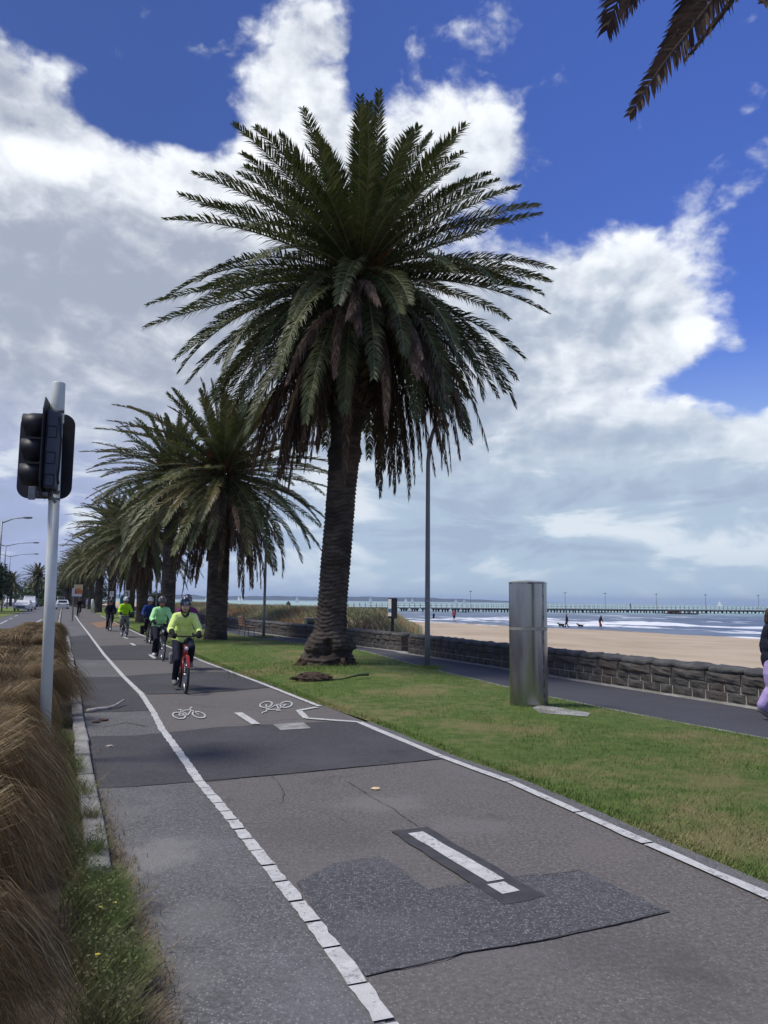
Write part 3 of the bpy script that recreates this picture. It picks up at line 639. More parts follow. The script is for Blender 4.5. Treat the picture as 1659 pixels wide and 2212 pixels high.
def grasses():
    gm, t, b = newmat('lawn_blades'); Pn = t.n('ShaderNodeNewGeometry').outputs['Position']; lawncol(t, b, Pn); b.inputs['Roughness'].default_value = .8; b.inputs['Specular IOR Level'].default_value = .2
    pts = []
    while len(pts) < 95000:
        u = rnd.random(); s_ = 2.5 * (60 / 2.5) ** u; t0, t1 = lawn_t(s_); w_ = rnd.random()
        if rnd.random() < .12: w_ *= .03 + 0 * w_
        t_ = t0 + .0 + (t1 - t0 - .02) * w_
        if rnd.random() > min(1., (t1 - t0) / 4.8 * (s_ / 60 + .45)): continue
        k = (t_ - t0) / (t1 - t0); pts.append(W(s_, t_, .005 + .07 * sin(pi * min(1, max(0, k))) ** .6))
    P = np.array([tuple(p) for p in pts]); hh = .035 + .03 * npr.random(len(P))
    blades('lawn_grass', P, hh, .007, (.1, -.02, 0), gm, 'short green and straw blades of the lawn', 'grass', 1, spread=.8)
    # dune grass
    dm = mat('dune_grass_blades', (.26, .26, .145), (.35, .31, .18), .45, .85, coord='World', c3=(.17, .19, .10), s3=.25, isl=((.16, .17, .085), (.45, .42, .27)), isa=.5, spec=.2)
    DG = 1
    dbr = mat('dune_grass_brown', (.23, .145, .08), (.29, .21, .12), .6, .85, coord='World', spec=.2)
    pts = []; br = []
    while len(pts) + len(br) < 70000:
        s_ = 26 + 74 * rnd.random() ** 1.25; t_ = 9.2 + 22 * rnd.random(); 
        if t_ < 10.9 - 1.5 * sstep(s_, 26, 45): continue
        d = sstep(s_, 26, 27.5) * (1 - sstep(t_, 24, 31)) * sstep(.47 * s_ - t_, -.5, .6)
        if s_ < 27.5 and t_ < 11.2: continue
        cl = fbm(s_ * .25, t_ * .3, 11); 
        if rnd.random() > d * (1.3 + .7 * cl): continue
        z = sand_z(s_, t_) - .05; (br if fbm(s_ * .16, t_ * .2, 21) > .22 or (29 < s_ < 36 and 14.5 < t_ < 17.5 and rnd.random() < .7) else pts).append(W(s_, t_, z))
    P = np.array([tuple(p) for p in pts]); blades('dune_grass', P, .5, .046, (-.25, .05, 0), dm, 'pale olive dune grass behind the left sea wall', 'dune grass', 2, spread=.6)
    P = np.array([tuple(p) for p in br]); blades('dry_dune_grass', P, .5, .046, (-.25, .05, 0), dbr, 'rusty brown dry grass patches on the dune', 'dune grass', 2, spread=.7)
    # bronze tussocks along the kerb, each a plant of its own
    tm1 = mat('bronze_grass', (.46, .33, .17), (.25, .17, .09), 5., .75, c3=(.44, .32, .17), s3=2., stretch=(1, 1, .35), spec=.25, trans=.35, isl=((.10, .07, .035), (.58, .48, .30)), isa=.75)
    def tussock_mesh(N, R, hgt, seed, w):
        r = np.random.default_rng(seed); seg = 7; az = r.uniform(0, 2 * pi, N); r0 = R * .42 * np.sqrt(r.random(N)); reach = R * (.2 + .72 * r.random(N) ** .8); ht = hgt * (.5 + .55 * r.random(N))
        lock = np.sin(az * 7 + seed) * .12 + np.sin(az * 17 + 2 * seed) * .08; az2 = az + lock + r.normal(0, .12, N)
        V = np.zeros((N, 2 * seg + 1, 3)); wob = r.normal(0, .06, N)
        for k in range(seg + 1):
            u = k / seg; rr = r0 * (1 + .3 * u) + reach * (.25 * u + .75 * u ** 1.5); zz = ht * (2.15 * u - 1.85 * u ** 2.3); zz = np.maximum(zz, .02)
            a = az * (1 - u) + az2 * u + wob * u * u * 2
            p = np.stack([rr * np.cos(a) + .16 * u * u * R, rr * np.sin(a) - .05 * u * u, zz], 1); sd = np.stack([-np.sin(a + 1.), np.cos(a + 1.), 0 * a], 1); ww = w * (1 - .6 * u)
            if k < seg: V[:, 2 * k] = p - sd * ww / 2; V[:, 2 * k + 1] = p + sd * ww / 2
            else: V[:, 2 * seg] = p
        base = (np.arange(N) * (2 * seg + 1))[:, None]; Q = np.concatenate([base + np.array([[2 * k, 2 * k + 1, 2 * k + 3, 2 * k + 2]]) for k in range(seg - 1)])
        return npmesh('bronze_tussock', V.reshape(-1, 3), Q, base + np.array([[2 * seg - 2, 2 * seg - 1, 2 * seg]]))
    ms = [tussock_mesh(5200, .7, 1.0, 3, .0075), tussock_mesh(5200, .74, 1.06, 8, .0075)]; far = tussock_mesh(3500, .7, 1.0, 5, .014)
    for q in ms + [far]: q.materials.append(tm1)
    lab = ['bronze grass tussock filling the bottom left corner', 'bronze grass tussock, second from the bottom edge', 'bronze grass tussock, third from the bottom edge', 'bronze grass tussock, fourth from the bottom edge beside the tallest weeds',
           'bronze grass tussock just before the signal pole', 'bronze grass tussock hiding the foot of the signal pole', 'bronze grass tussock just past the signal pole', 'bronze grass tussock overhanging the kerb by the fallen stalk']
    s_ = 3.0; i = 0
    while s_ < 34:
        for row, tb in enumerate((-.76, -1.7)):
            near = s_ < 13
            o = bpy.data.objects.new('bronze_tussock', ms[(i + row) % 2] if near else far); COL.objects.link(o)
            o.location = W(s_ + rnd.uniform(-.15, .15) + row * .3, tb + rnd.uniform(-.1, .1)); o.rotation_euler = (0, 0, rnd.uniform(-.5, .5) + (pi if 0 else 0)); k = rnd.uniform(.85, 1.15) * (.74 if row else 1.0); o.scale = (k, k, k * rnd.uniform(.95, 1.12))
            if row == 0 and i < len(lab): tag(o, lab[i], 'grass tussock', 'bronze tussocks along the kerb')
            elif row == 0: tag(o, 'small distant bronze grass tussock in the front row beyond the fallen stalk', 'grass tussock', 'distant front bronze tussocks')
            elif i < 9: tag(o, 'bronze grass tussock in the back row on the road side, near the signal pole', 'grass tussock', 'back row bronze tussocks nearby')
            else: tag(o, 'small distant bronze grass tussock on the road side beyond the fallen stalk', 'grass tussock', 'back row bronze tussocks far off')
        s_ += 1.25 if s_ < 12 else 1.5; i += 1
    # weeds creeping out between the tussocks and the path
    wm = mat('weed_leaves', (.12, .17, .055), (.2, .22, .095), 6., .8, trans=.3, coord='World', spec=.2, c3=(.16, .15, .08), s3=2.)
    ds = mat('dry_stalks', (.3, .24, .15), (.2, .15, .09), 9., .9, coord='World', spec=.2)
    fy = mat('yellow_petals', (.75, .6, .06), (.8, .7, .12), 5., .7)
    pts = []; fl = []; dr = []; lv = []
    RE = [(1600, 150), (1700, 182), (1800, 212), (1900, 246), (1990, 262), (2080, 290), (2260, 305)]
    def xr(y): return np.interp(y, [q[0] for q in RE], [q[1] for q in RE])
    while len(pts) < 8500:
        y = 1560 + 710 * rnd.random() ** 1.1; x = xr(y) - abs(rnd.gauss(0, 1)) * (30 + .045 * (y - 1600)); p = G(x, y)
        if fbm(p.x * 3.2, p.y * 3.2, 6) < .1 + .25 * (rnd.random() - .5) and x > xr(y) - 60: continue
        pts.append(p)
        if rnd.random() < .0009: fl.append(p + Vector((0, 0, rnd.uniform(.1, .24))))
        if rnd.random() < .25: lv.append(p + Vector((rnd.gauss(0, .03), rnd.gauss(0, .03), rnd.uniform(.02, .2))))
    for _ in range(9000):
        y = 1600 + 660 * rnd.random(); p = G(xr(y) + rnd.gauss(-6, 22 + .03 * (y - 1600)), y, .006); dr.append(p)
    lm_ = MB()
    for p in lv:
        for k in range(2):
            u = Vector((rnd.gauss(0, 1), rnd.gauss(0, 1), rnd.gauss(.3, .6))).normalized(); w_ = u.cross(Vector((rnd.gauss(0, 1), rnd.gauss(0, 1), 1))).normalized(); L = rnd.uniform(.01, .024); q = p + Vector((rnd.gauss(0, .02), rnd.gauss(0, .02), rnd.gauss(0, .02)))
            lm_.add([q, q + u * L * .5 + w_ * L * .3, q + u * L, q + u * L * .5 - w_ * L * .3], [(0, 1, 2, 3)])
    tag(link('weed_foliage', lm_.mesh('weed_foliage', False), wm), 'small leaves of the green weeds beside the footpath', 'weeds', kind='stuff')
    P = np.array([tuple(p) for p in pts]); blades('weeds', P, .19, .006, (.1, 0, 0), wm, 'green weeds with yellow flowers spilling onto the footpath', 'weeds', 3, spread=.75)
    P = np.array([tuple(p) for p in dr]); blades('dry_grass', P, .06, .005, (.2, .1, 0), ds, 'dead straw and litter along the footpath edge', 'dry grass', 2, spread=1.4)
    mb = MB()
    for p in fl:
        for k in range(5): 
            a = k * 2 * pi / 5 + p.x * 9; u = Vector((cos(a), sin(a), .25)) * .009; q = Vector((-sin(a), cos(a), 0)) * .005; mb.add([p, p + u + q, p + u * 1.25, p + u - q], [(0, 1, 2, 3)])
    tag(mb.build('weed_flowers', fy), 'tiny yellow flowers among the weeds', 'flowers', kind='stuff')
    # taller tufts of grass at the lamp foot, palm foot and lawn edges
    pts = []
    for c, n, sp in ((Vector((1.13, 19.7, .02)), 500, .22), (G(540, 1500), 0, .3), (G(600, 1458), 700, .5), (Vector((-5.37, 35.1, .02)), 400, .3), (Vector((-1.5, 19.3, .05)), 1400, .75)):
        for _ in range(n): pts.append(c + Vector((rnd.gauss(0, sp), rnd.gauss(0, sp), 0)))
    P = np.array([tuple(p) for p in pts]); blades('grass_tuft', P, .12, .012, (.05, 0, 0), gm, 'longer grass left uncut round the palm and lamp feet', 'grass', 2, spread=.6)
# ================================================================ PALMS
def norm(a): return a / np.maximum(1e-9, np.linalg.norm(a, axis=-1, keepdims=True))
class Fronds:
    def __init__(s): s.V = []; s.Q = []; s.T = []; s.n = 0; s.rv = MB()
    def add(s, pts, lmax, nleaf, r, wid=.038, vee=.3, droop=.25, rach=.03, curlin=0., side0=None, start=.1):
        pts = np.asarray(pts); K = len(pts); seg = np.linalg.norm(np.diff(pts, axis=0), axis=1); cum = np.concatenate([[0], np.cumsum(seg)]); cum /= cum[-1]
        S = np.linspace(start, 1, nleaf) + r.normal(0, .003, nleaf); S = np.clip(S, 0, 1)
        p = np.stack([np.interp(S, cum, pts[:, i]) for i in range(3)], 1)
        tan = np.gradient(pts, axis=0); tan = norm(np.stack([np.interp(S, cum, tan[:, i]) for i in range(3)], 1))
        if side0 is None:
            h = np.array([pts[-1][0] - pts[0][0], pts[-1][1] - pts[0][1], 0.]); 
            if np.linalg.norm(h) < .3: h = np.array([1., .3, 0])
            side0 = np.array([h[1], -h[0], 0.])
        side = norm(np.asarray(side0)[None] - tan * (tan @ np.asarray(side0))[:, None]); nr = norm(np.cross(side, tan))
        u = (S - start) / (1 - start); prof = np.clip(np.sin(pi * (.13 + .835 * u)), 0, 1) ** .55 * lmax
        for sg in (1, -1):
            fwd = .62 + .8 * u + r.normal(0, .12, nleaf)
            d = norm(tan * fwd[:, None] + side * (sg * (1 - curlin)) + nr * (vee + r.normal(0, .16, nleaf))[:, None])
            L = prof * r.uniform(.8, 1.1, nleaf); wv = norm(tan - d * np.sum(tan * d, 1)[:, None]) * (wid / 2)
            b0 = p; b1 = p + d * (L * .5)[:, None]; b2 = p + d * (L * .96)[:, None] + np.array([0, 0, -1.])[None] * (L * droop * r.uniform(.4, 1.4, nleaf))[:, None]
            V = np.stack([b0 - wv * .7, b0 + wv * .7, b1 - wv, b1 + wv, b2], 1).reshape(-1, 3); k = s.n + np.arange(nleaf)[:, None] * 5
            s.V.append(V); s.Q.append(k + np.array([[0, 1, 3, 2]])); s.T.append(k + np.array([[2, 3, 4]])); s.n += len(V)
        s.rv.tube([tuple(q) for q in pts], [rach * (1.25 - 1.0 * i / (K - 1)) for i in range(K)], 5)
    def build(s, name, m, rm, parent):
        V = np.concatenate(s.V); k = len(V); V = np.concatenate([V, np.array(s.rv.v)])
        f = np.concatenate(s.Q).tolist() + np.concatenate(s.T).tolist(); nl = len(f); f += [tuple(i + k for i in q) for q in s.rv.f]
        me = bpy.data.meshes.new(name); me.from_pydata(V.tolist(), [], f); me.materials.append(m); me.materials.append(rm)
        me.polygons.foreach_set('material_index', [0] * nl + [1] * (len(f) - nl)); me.update()
        return link(name, me, None, parent)
def arc(base, az, el, length, bend, K=14, wind=(0, 0, 0), side=0., pw=1.5):
    """a frond's spine: starts at elevation el, bends down by bend"""
    p = np.array(base, float); out = [p.copy()]; st = length / (K - 1)
    for i in range(1, K):
        u = i / (K - 1); e = el - bend * u ** pw; a = az + side * u * u
        p = p + np.array([cos(e) * sin(a), cos(e) * cos(a), sin(e)]) * st + np.array(wind) * st * u; out.append(p.copy())
    return np.array(out)
def palm_mats():
    M['frond'] = mat('palm_frond', (.055, .078, .02), (.105, .125, .036), .9, .5, detail=3, c3=(.13, .145, .05), s3=.5, spec=.4, trans=.2, isl=((.035, .055, .016), (.17, .165, .06)), isa=.6)
    M['frond_far'] = mat('palm_frond_pale', (.055, .08, .024), (.095, .115, .036), .9, .5, detail=3, c3=(.17, .13, .045), s3=.35, spec=.4, trans=.2, isl=((.05, .07, .02), (.19, .17, .06)), isa=.5)
    M['dead'] = mat('dead_frond', (.11, .07, .048), (.19, .13, .088), .8, .8, c3=(.07, .046, .036), s3=2., spec=.2, trans=.1, isl=((.06, .04, .03), (.26, .19, .13)), isa=.6)
    M['rachis'] = mat('frond_rib', (.17, .18, .09), (.12, .12, .06), 3., .5); M['drach'] = mat('dead_rib', (.10, .065, .045), (.06, .04, .03), 3., .8)
    M['fibre'] = mat('crown_fibre', (.26, .10, .028), (.17, .08, .03), 5., .9, bump=1., bscale=30, c3=(.07, .05, .03), s3=3.)
    M['trunk'] = mat('palm_trunk', (.058, .046, .038), (.115, .094, .078), 3., .92, bump=1., bscale=22, c3=(.04, .032, .028), s3=.9, spec=.2, stretch=(1, 1, 2.5))
    M['wound'] = mat('exposed_roots', (.055, .036, .026), (.11, .075, .05), 5., .95, bump=1., bscale=30, spec=.15)
def palm_trunk(name, prof, lean, parent, n, dz, seed, root=0., rag=.0, period=.105):
    """bark with rows of staggered leaf scars; prof = [(z, radius)]"""
    zs = [prof[0][0]]
    while zs[-1] < prof[-1][0]: zs.append(zs[-1] + dz)
    def R(z):
        for (z0, r0), (z1, r1) in zip(prof, prof[1:]):
            if z <= z1: return r0 + (r1 - r0) * sstep(z, z0, z1)
        return prof[-1][1]
    v = []
    for z in zs:
        cx, cy = lean[0] * z / prof[-1][0], lean[1] * z / prof[-1][0]
        for j in range(n):
            a = 2 * pi * j / n; zz = z + .035 * sin(a * 3 + seed) + .05 * fbm(cos(a), sin(a), z * .8 + seed)
            row = zz / period; fr = row - math.floor(row); k = math.floor(row)
            lobe = abs(((a / (2 * pi) * 11 + (.5 if k % 2 else 0)) % 1) - .5) * 2
            saw = (1 - fr) ** .7 if fr > .12 else fr / .12
            r = R(z) + .05 * saw * (1 - .45 * lobe ** 2) + .012 * fbm(a * 4, z * 9, seed)
            up = sstep(z, prof[-1][0] - 3.2, prof[-1][0] - 2.6) * rag
            r += up * (.10 * max(0, mn.noise(Vector((cos(a) * 3.5, sin(a) * 3.5, z * 4 + seed)))) + .05 * mn.noise(Vector((cos(a) * 9, sin(a) * 9, z * 9))))
            if root:
                g = 1 - sstep(z, .25, 1.0)
                r += g * (.10 * fbm(cos(a) * 2.2, sin(a) * 2.2, z * 2 + seed) + .05 * fbm(cos(a) * 7, sin(a) * 7, z * 8)) * root
                # ledge of old roots, undercut, with a torn hollow on the camera side
                r += root * .13 * sstep(z, .38, .5) * (1 - sstep(z, .6, .95)) * (.6 + .8 * fbm(cos(a) * 2, sin(a) * 2, 3.))
                da = abs((a - rad(-88) + pi) % (2 * pi) - pi); r -= root * .30 * math.exp(-(da / .28) ** 2) * sstep(z, .22, .4) * (1 - sstep(z, .62 - .3 * da, .8 - .3 * da))
            v.append((cx + r * cos(a), cy + r * sin(a), z))
    K = len(zs); f = [(i * n + j, i * n + (j + 1) % n, (i + 1) * n + (j + 1) % n, (i + 1) * n + j) for i in range(K - 1) for j in range(n)]
    f.append(tuple((K - 1) * n + j for j in range(n)))
    me = bpy.data.meshes.new(name); me.from_pydata(v, [], f); me.update(); return link(name, me, M['trunk'], parent, True)
def fibre(base, parent, seed, r0=.5):
    mb = MB(); r = random.Random(seed)
    for k in range(70):
        a = r.uniform(0, 2 * pi); q = r0 * r.uniform(.5, 1.05); z = r.uniform(-.5, .75); p = Vector(base) + Vector((q * cos(a) * (1 - .35 * max(0, z)), q * sin(a) * (1 - .35 * max(0, z)), z))
        q2 = r.uniform(.3, 1.0); e = p + Vector((cos(a) * q2, sin(a) * q2, r.uniform(.0, .5))); mb.tube([p, (p + e) / 2 + Vector((0, 0, .05)), e], [r.uniform(.06, .13), r.uniform(.05, .09), .015], 5)
    for k in range(260):
        a = r.uniform(0, 2 * pi); p = Vector(base) + Vector((r0 * cos(a), r0 * sin(a), r.uniform(-.4, .8))); e = p + Vector((cos(a) * r.uniform(.2, .8), sin(a) * r.uniform(.2, .8), r.uniform(-.4, .4))); mb.tube([p, e], [.012, .004], 3, False)
    return mb.build('crown_fibre', M['fibre'], parent)
def crown(parent, base, seed, N, ND, L, nleaf, m, wind=(0, 0, 0), keep=None, wid=.038, lmax=.52, parts=True, elmin=-22, K=14, dlen=.8):
    r = np.random.default_rng(seed); fr = Fronds(); dd = Fronds(); b0 = np.array(base)
    for i in range(N):
        u = (i + .5) / N; az = i * 2.39996 + r.normal(0, .18); el = rad(84 - (84 - elmin) * u ** .7 + r.normal(0, 4))
        ln = L * (r.uniform(.88, 1.06)) * (.67 + .33 * sstep(u, .0, .4)); bend = rad(12 + 26 * u ** .5 + r.normal(0, 11))
        off = np.array([sin(az), cos(az), 0]) * (.12 + .3 * u); p = arc(b0 + off + np.array([0, 0, .55 - .75 * u]), az, el, ln, max(.08, bend), K, np.array(wind) * (.4 + .6 * u), r.normal(0, .1))
        if keep and not keep(p): continue
        fr.add(p, lmax * r.uniform(.85, 1.1), nleaf, r, wid, vee=.38, droop=.12 + .2 * u, rach=.026)
    for i in range(ND):
        az = i * 2.39996 * 1.3 + r.normal(0, .3); el = rad(-8 - 62 * ((i + .5) / ND) ** .8 + r.normal(0, 5)); ln = L * dlen * r.uniform(.85, 1.12); bend = rad(r.uniform(18, 52))
        off = np.array([sin(az), cos(az), 0]) * .42; p = arc(b0 + off + np.array([0, 0, r.uniform(-.8, -.2)]), az, el, ln, max(.05, min(bend, el + rad(86))), K, np.array(wind) * .5, r.normal(0, .15), 1.0)
        if keep and not keep(p): continue
        dd.add(p, lmax * .62, int(nleaf * .85), r, wid * .8, vee=-.1, droop=.6, rach=.022, curlin=.45)
    o = fr.build('green_fronds', m, M['rachis'], parent)
    d = dd.build('dead_fronds', M['dead'], M['drach'], parent) if ND else None
    return o, d
def palms():
    palm_mats()
    # --- the main palm
    base = Vector((-1.42, 20.15, 0)); lean = (.66, -.1); top = 9.9
    root = empty('palm_tree', base, 0, 'big Canary Island date palm in the middle with a torn rooty trunk base', 'palm tree', 'palms along the lawn')
    prof = [(-.1, .70), (.18, .68), (.45, .56), (.75, .46), (1.0, .40), (1.5, .355), (3., .36), (4.6, .355), (5.2, .37), (5.6, .43), (5.8, .365), (6.3, .39), (6.7, .50), (7.2, .50), (7.6, .44), (8.0, .54), (9.4, .58), (10.3, .4)]
    palm_trunk('trunk', prof, lean, root, 96, .018, 1., root=1., rag=1.)
    for k in range(11):
        wd = MB()
        a = rnd.uniform(-pi * 1.05, pi * .05); q = rnd.uniform(.55, .72); p = Vector((q * cos(a), q * sin(a), rnd.uniform(.08, .28))); e = Vector((q * 1.12 * cos(a + rnd.uniform(-.2, .2)), q * 1.12 * sin(a), rnd.uniform(-.05, .12)))
        wd.tube([p, (p + e) / 2 + Vector((cos(a), sin(a), 0)) * .03, e], [rnd.uniform(.04, .08), .05, .02], 7); wd.build('root', M['wound'], root, True)
    wd = MB(); wd.tube([(-.5, -.5, .1), (-.75, -.62, .06), (-.98, -.6, -.02)], [.1, .07, .02], 8)
    wd.build('root', M['wound'], root, True)
    cb = (lean[0], lean[1], top + .35); fibre((lean[0], lean[1], top + .5), root, 4, .74)
    crown(root, cb, 12, 172, 112, 5.1, 112, M['frond'], wind=(-.04, 0, 0), wid=.036, lmax=.56, elmin=-42, dlen=.95)
    st = MB()                     # old leaf stubs under the skirt
    for k in range(130):
        a = rnd.uniform(0, 2 * pi); z = rnd.uniform(6.6, 9.6); R0 = .46 + .04 * (z - 6.6); c = Vector((lean[0] * z / top, lean[1] * z / top, z)); u = Vector((cos(a), sin(a), 0))
        st.tube([c + u * (R0 - .03), c + u * (R0 + .1) + Vector((0, 0, .07)), c + u * (R0 + rnd.uniform(.12, .26)) + Vector((0, 0, rnd.uniform(.1, .3)))], [.075, .055, .02], 5)
    tag(st.build('leaf_stubs', M['dead'], root), kind='stuff')
    # --- the row behind: two templates, copied along the line
    def template(seed, top, lean, N, ND, L, nl, wid, name='palm_tree', elmin=-30):
        r = empty(name, (0, 0, 0)); palm_trunk('trunk', [(-.1, .5), (.2, .45), (.6, .40), (2, .40), (top - 2.6, .38), (top - 2, .44), (top - 1, .42), (top, .5), (top + .3, .3)], lean, r, 40, .026, seed, rag=.7)
        fibre((lean[0], lean[1], top + .55), r, seed, .72); crown(r, (lean[0], lean[1], top + .3), seed, N, ND, L, nl, M['frond_far'], wind=(-.09, 0, -.02), wid=wid, elmin=elmin); return r
    A = template(21, 6.5, (.1, 0), 128, 50, 5.0, 62, .05, elmin=-34); B = template(33, 8.9, (-.15, 0), 118, 30, 5.0, 56, .055, elmin=-38); C = template(44, 7.4, (.0, 0), 84, 18, 4.7, 34, .09, elmin=-34)
    px = [(465, 1386, A, 0, 1.), (369, 32.17 + 13.6, B, 1.2, 1.06), (306, 1346.5, A, 2., .95)]
    lab = ['second palm along the lawn, with brown hanging fronds and orange crown fibre', 'tall grey-trunked palm directly behind the second palm', 'palm beyond the tall grey trunk, its leaning trunk bare beside the neon rider']
    P2 = G(465, 1386); P4 = G(306, 1346.5); pos = [P2, Vector((-12.75, 45.9, 0)), P4]
    st_ = (P4 - P2) / 2
    used = {}
    def put(t, p, rz, sc_, label, grp='palms along the lawn'):
        o = t if t.name not in used else copy_tree(t); used[t.name] = 1
        o.location = p; o.rotation_euler = (0, 0, rz); o.scale = (sc_,) * 3; tag(o, label, 'palm tree', grp); return o
    put(A, pos[0], .3, 1.0, lab[0]); put(B, pos[1], 1.9, .98, lab[1]); put(A, pos[2], 2.6, .93, lab[2])
    q = P4; k = 0
    while k < 12:
        q = q + Vector((-5.45, 12.35, 0)) * (1 + .0 * k); k += 1
        t = (B, A)[k % 2] if k < 3 else C
        l = 'first of the crowded far palms, right of the two white sign plates' if k == 1 else ('far palm trunk between the two white sign plates' if k == 2 else 'distant palm in the dark crowded row beyond the white signs')
        put(t, q + Vector((rnd.uniform(-.5, .5), rnd.uniform(-.8, .8), -.02)), rnd.uniform(0, 6), rnd.uniform(.9, 1.05), l, 'palms along the lawn' if k < 3 else 'distant palms along the lawn')
    # palms of the median on the far side of the road
    for (pxl, Y, s_, lb) in ((77, 165, .82, 'lone palm on the road median left of the signal pole'), (190 - 48, 190, .95, 'median palm just right of the signal pole'), (22, 150, .62, 'half-hidden palm behind the dark tree on the left')):
        p = DP(pxl, 1310, Y); put(C, Vector((p.x, Y, -.1)), rnd.uniform(0, 6), s_, lb, 'palms on the road median')
    # --- the palm standing just outside the picture on the right; a few of its fronds hang into view
    b = Vector((5.75, 7.5, 0)); top = 9.0; r = empty('palm_tree', b, 0, 'palm beside the viewer whose dark frond tips hang into the top right corner', 'palm tree', 'palms along the lawn')
    palm_trunk('trunk', [(-.1, .6), (.3, .5), (.8, .42), (top - 2, .42), (top, .52), (top + .3, .3)], (0, 0), r, 40, .03, 5., rag=.6); fibre((0, 0, top + .4), r, 9, .5)
    def keep(p):
        for q in p:
            w_ = Vector(q) + b; x, y = PX(w_)
            if -60 < x < 1720 and -130 < y < 2300: return False
        return True
    crown(r, (0, 0, top + .3), 77, 60, 26, 4.9, 60, M['frond'], keep=keep, wid=.035)
    hang = Fronds(); rr = np.random.default_rng(5)
    for (tip, Y1, mid, Y2, lm, mt) in (((1312, 62), 7.9, (1385, -70), 7.8, .5, 0), ((1362, 246), 7.2, (1470, 90), 7.3, .3, 0), ((1352, 20), 7.7, (1430, -110), 7.7, .36, 0), ((1420, 140), 7.5, (1500, 20), 7.5, .30, 0), ((1482, 128), 7.0, (1590, -10), 7.1, .12, 0), ((1445, 100), 7.9, (1530, -60), 7.7, .34, 0), ((1650, 5), 6.4, (1700, -80), 6.6, .3, 0)):
        e = DP(*tip, Y1) - b; m_ = DP(*mid, Y2) - b; s0 = Vector((-.4, .05, top + .2)); s1 = s0.lerp(m_, .5) + Vector((0, 0, .55))
        cp = [s0, s1, m_, e]; pts = []
        for i in range(15):                               # smooth curve through the four points
            u = i / 14 * 3; k = min(2, int(u)); u -= k; P_ = [cp[max(0, k - 1)], cp[k], cp[k + 1], cp[min(3, k + 2)]]
            pts.append(.5 * ((2 * P_[1]) + (-P_[0] + P_[2]) * u + (2 * P_[0] - 5 * P_[1] + 4 * P_[2] - P_[3]) * u * u + (-P_[0] + 3 * P_[1] - 3 * P_[2] + P_[3]) * u ** 3))
        hang.add(np.array([tuple(q) for q in pts]), lm, 120, rr, .03, vee=-.05, droop=.2, rach=.024, curlin=0. if lm > .2 else .6, side0=tuple((e - m_).cross(b + m_ - Vector((0, 0, H))).normalized()))
    hang.build('hanging_fronds', M['dead'], M['drach'], r)
# ================================================================ PEOPLE, BICYCLES, DOGS
def cloth(name, c, c2=None, rough=.8, s=7.): return mat(name, c, c2 or tuple(x * .72 for x in c), s, rough, bump=.5, bscale=13., lo=.3, hi=.7, spec=.25)
def rbase(a, b, fwd):
    """rotation whose z runs a->b and whose x faces fwd"""
    z = (Vector(b) - Vector(a)).normalized(); y = z.cross(Vector(fwd)).normalized(); x = y.cross(z); return Matrix((x, y, z)).transposed()
def hand(mb, wrist, knuck, bend, lat, sc_=1.):
    """palm, four separate curled fingers of unequal length and a thumb; bend = direction the fingers close to, lat = across the palm towards the thumb"""
    w = Vector(wrist); k = Vector(knuck); d = (k - w).normalized(); lat = Vector(lat); lat = (lat - d * lat.dot(d)).normalized(); bend = Vector(bend).normalized()
    mb.cap([w, w.lerp(k, .5), k], [.024 * sc_, .03 * sc_, .026 * sc_], 8)
    for o in (-1, 1): mb.cap([w.lerp(k, .35) + lat * .014 * o, k + lat * .022 * o], [.019 * sc_, .017 * sc_], 8)
    for i, (o, L) in enumerate(((-.033, .062), (-.011, .074), (.011, .08), (.032, .07))):
        p0 = k + lat * o; p1 = p0 + (d * .75 + bend * .45).normalized() * L * .5; p2 = p1 + (d * .1 + bend).normalized() * L * .36; p3 = p2 + (bend * .8 - d * .55).normalized() * L * .3
        mb.cap([p0, p1, p2, p3], [.0105 * sc_, .0098 * sc_, .009 * sc_, .0075 * sc_], 7)
    t0 = w.lerp(k, .3) + lat * .026; t1 = t0 + (lat * .8 + d * .6).normalized() * .035; t2 = t1 + (d * .6 + bend * .8).normalized() * .032
    mb.cap([t0, t1, t2], [.013 * sc_, .011 * sc_, .009 * sc_], 7)
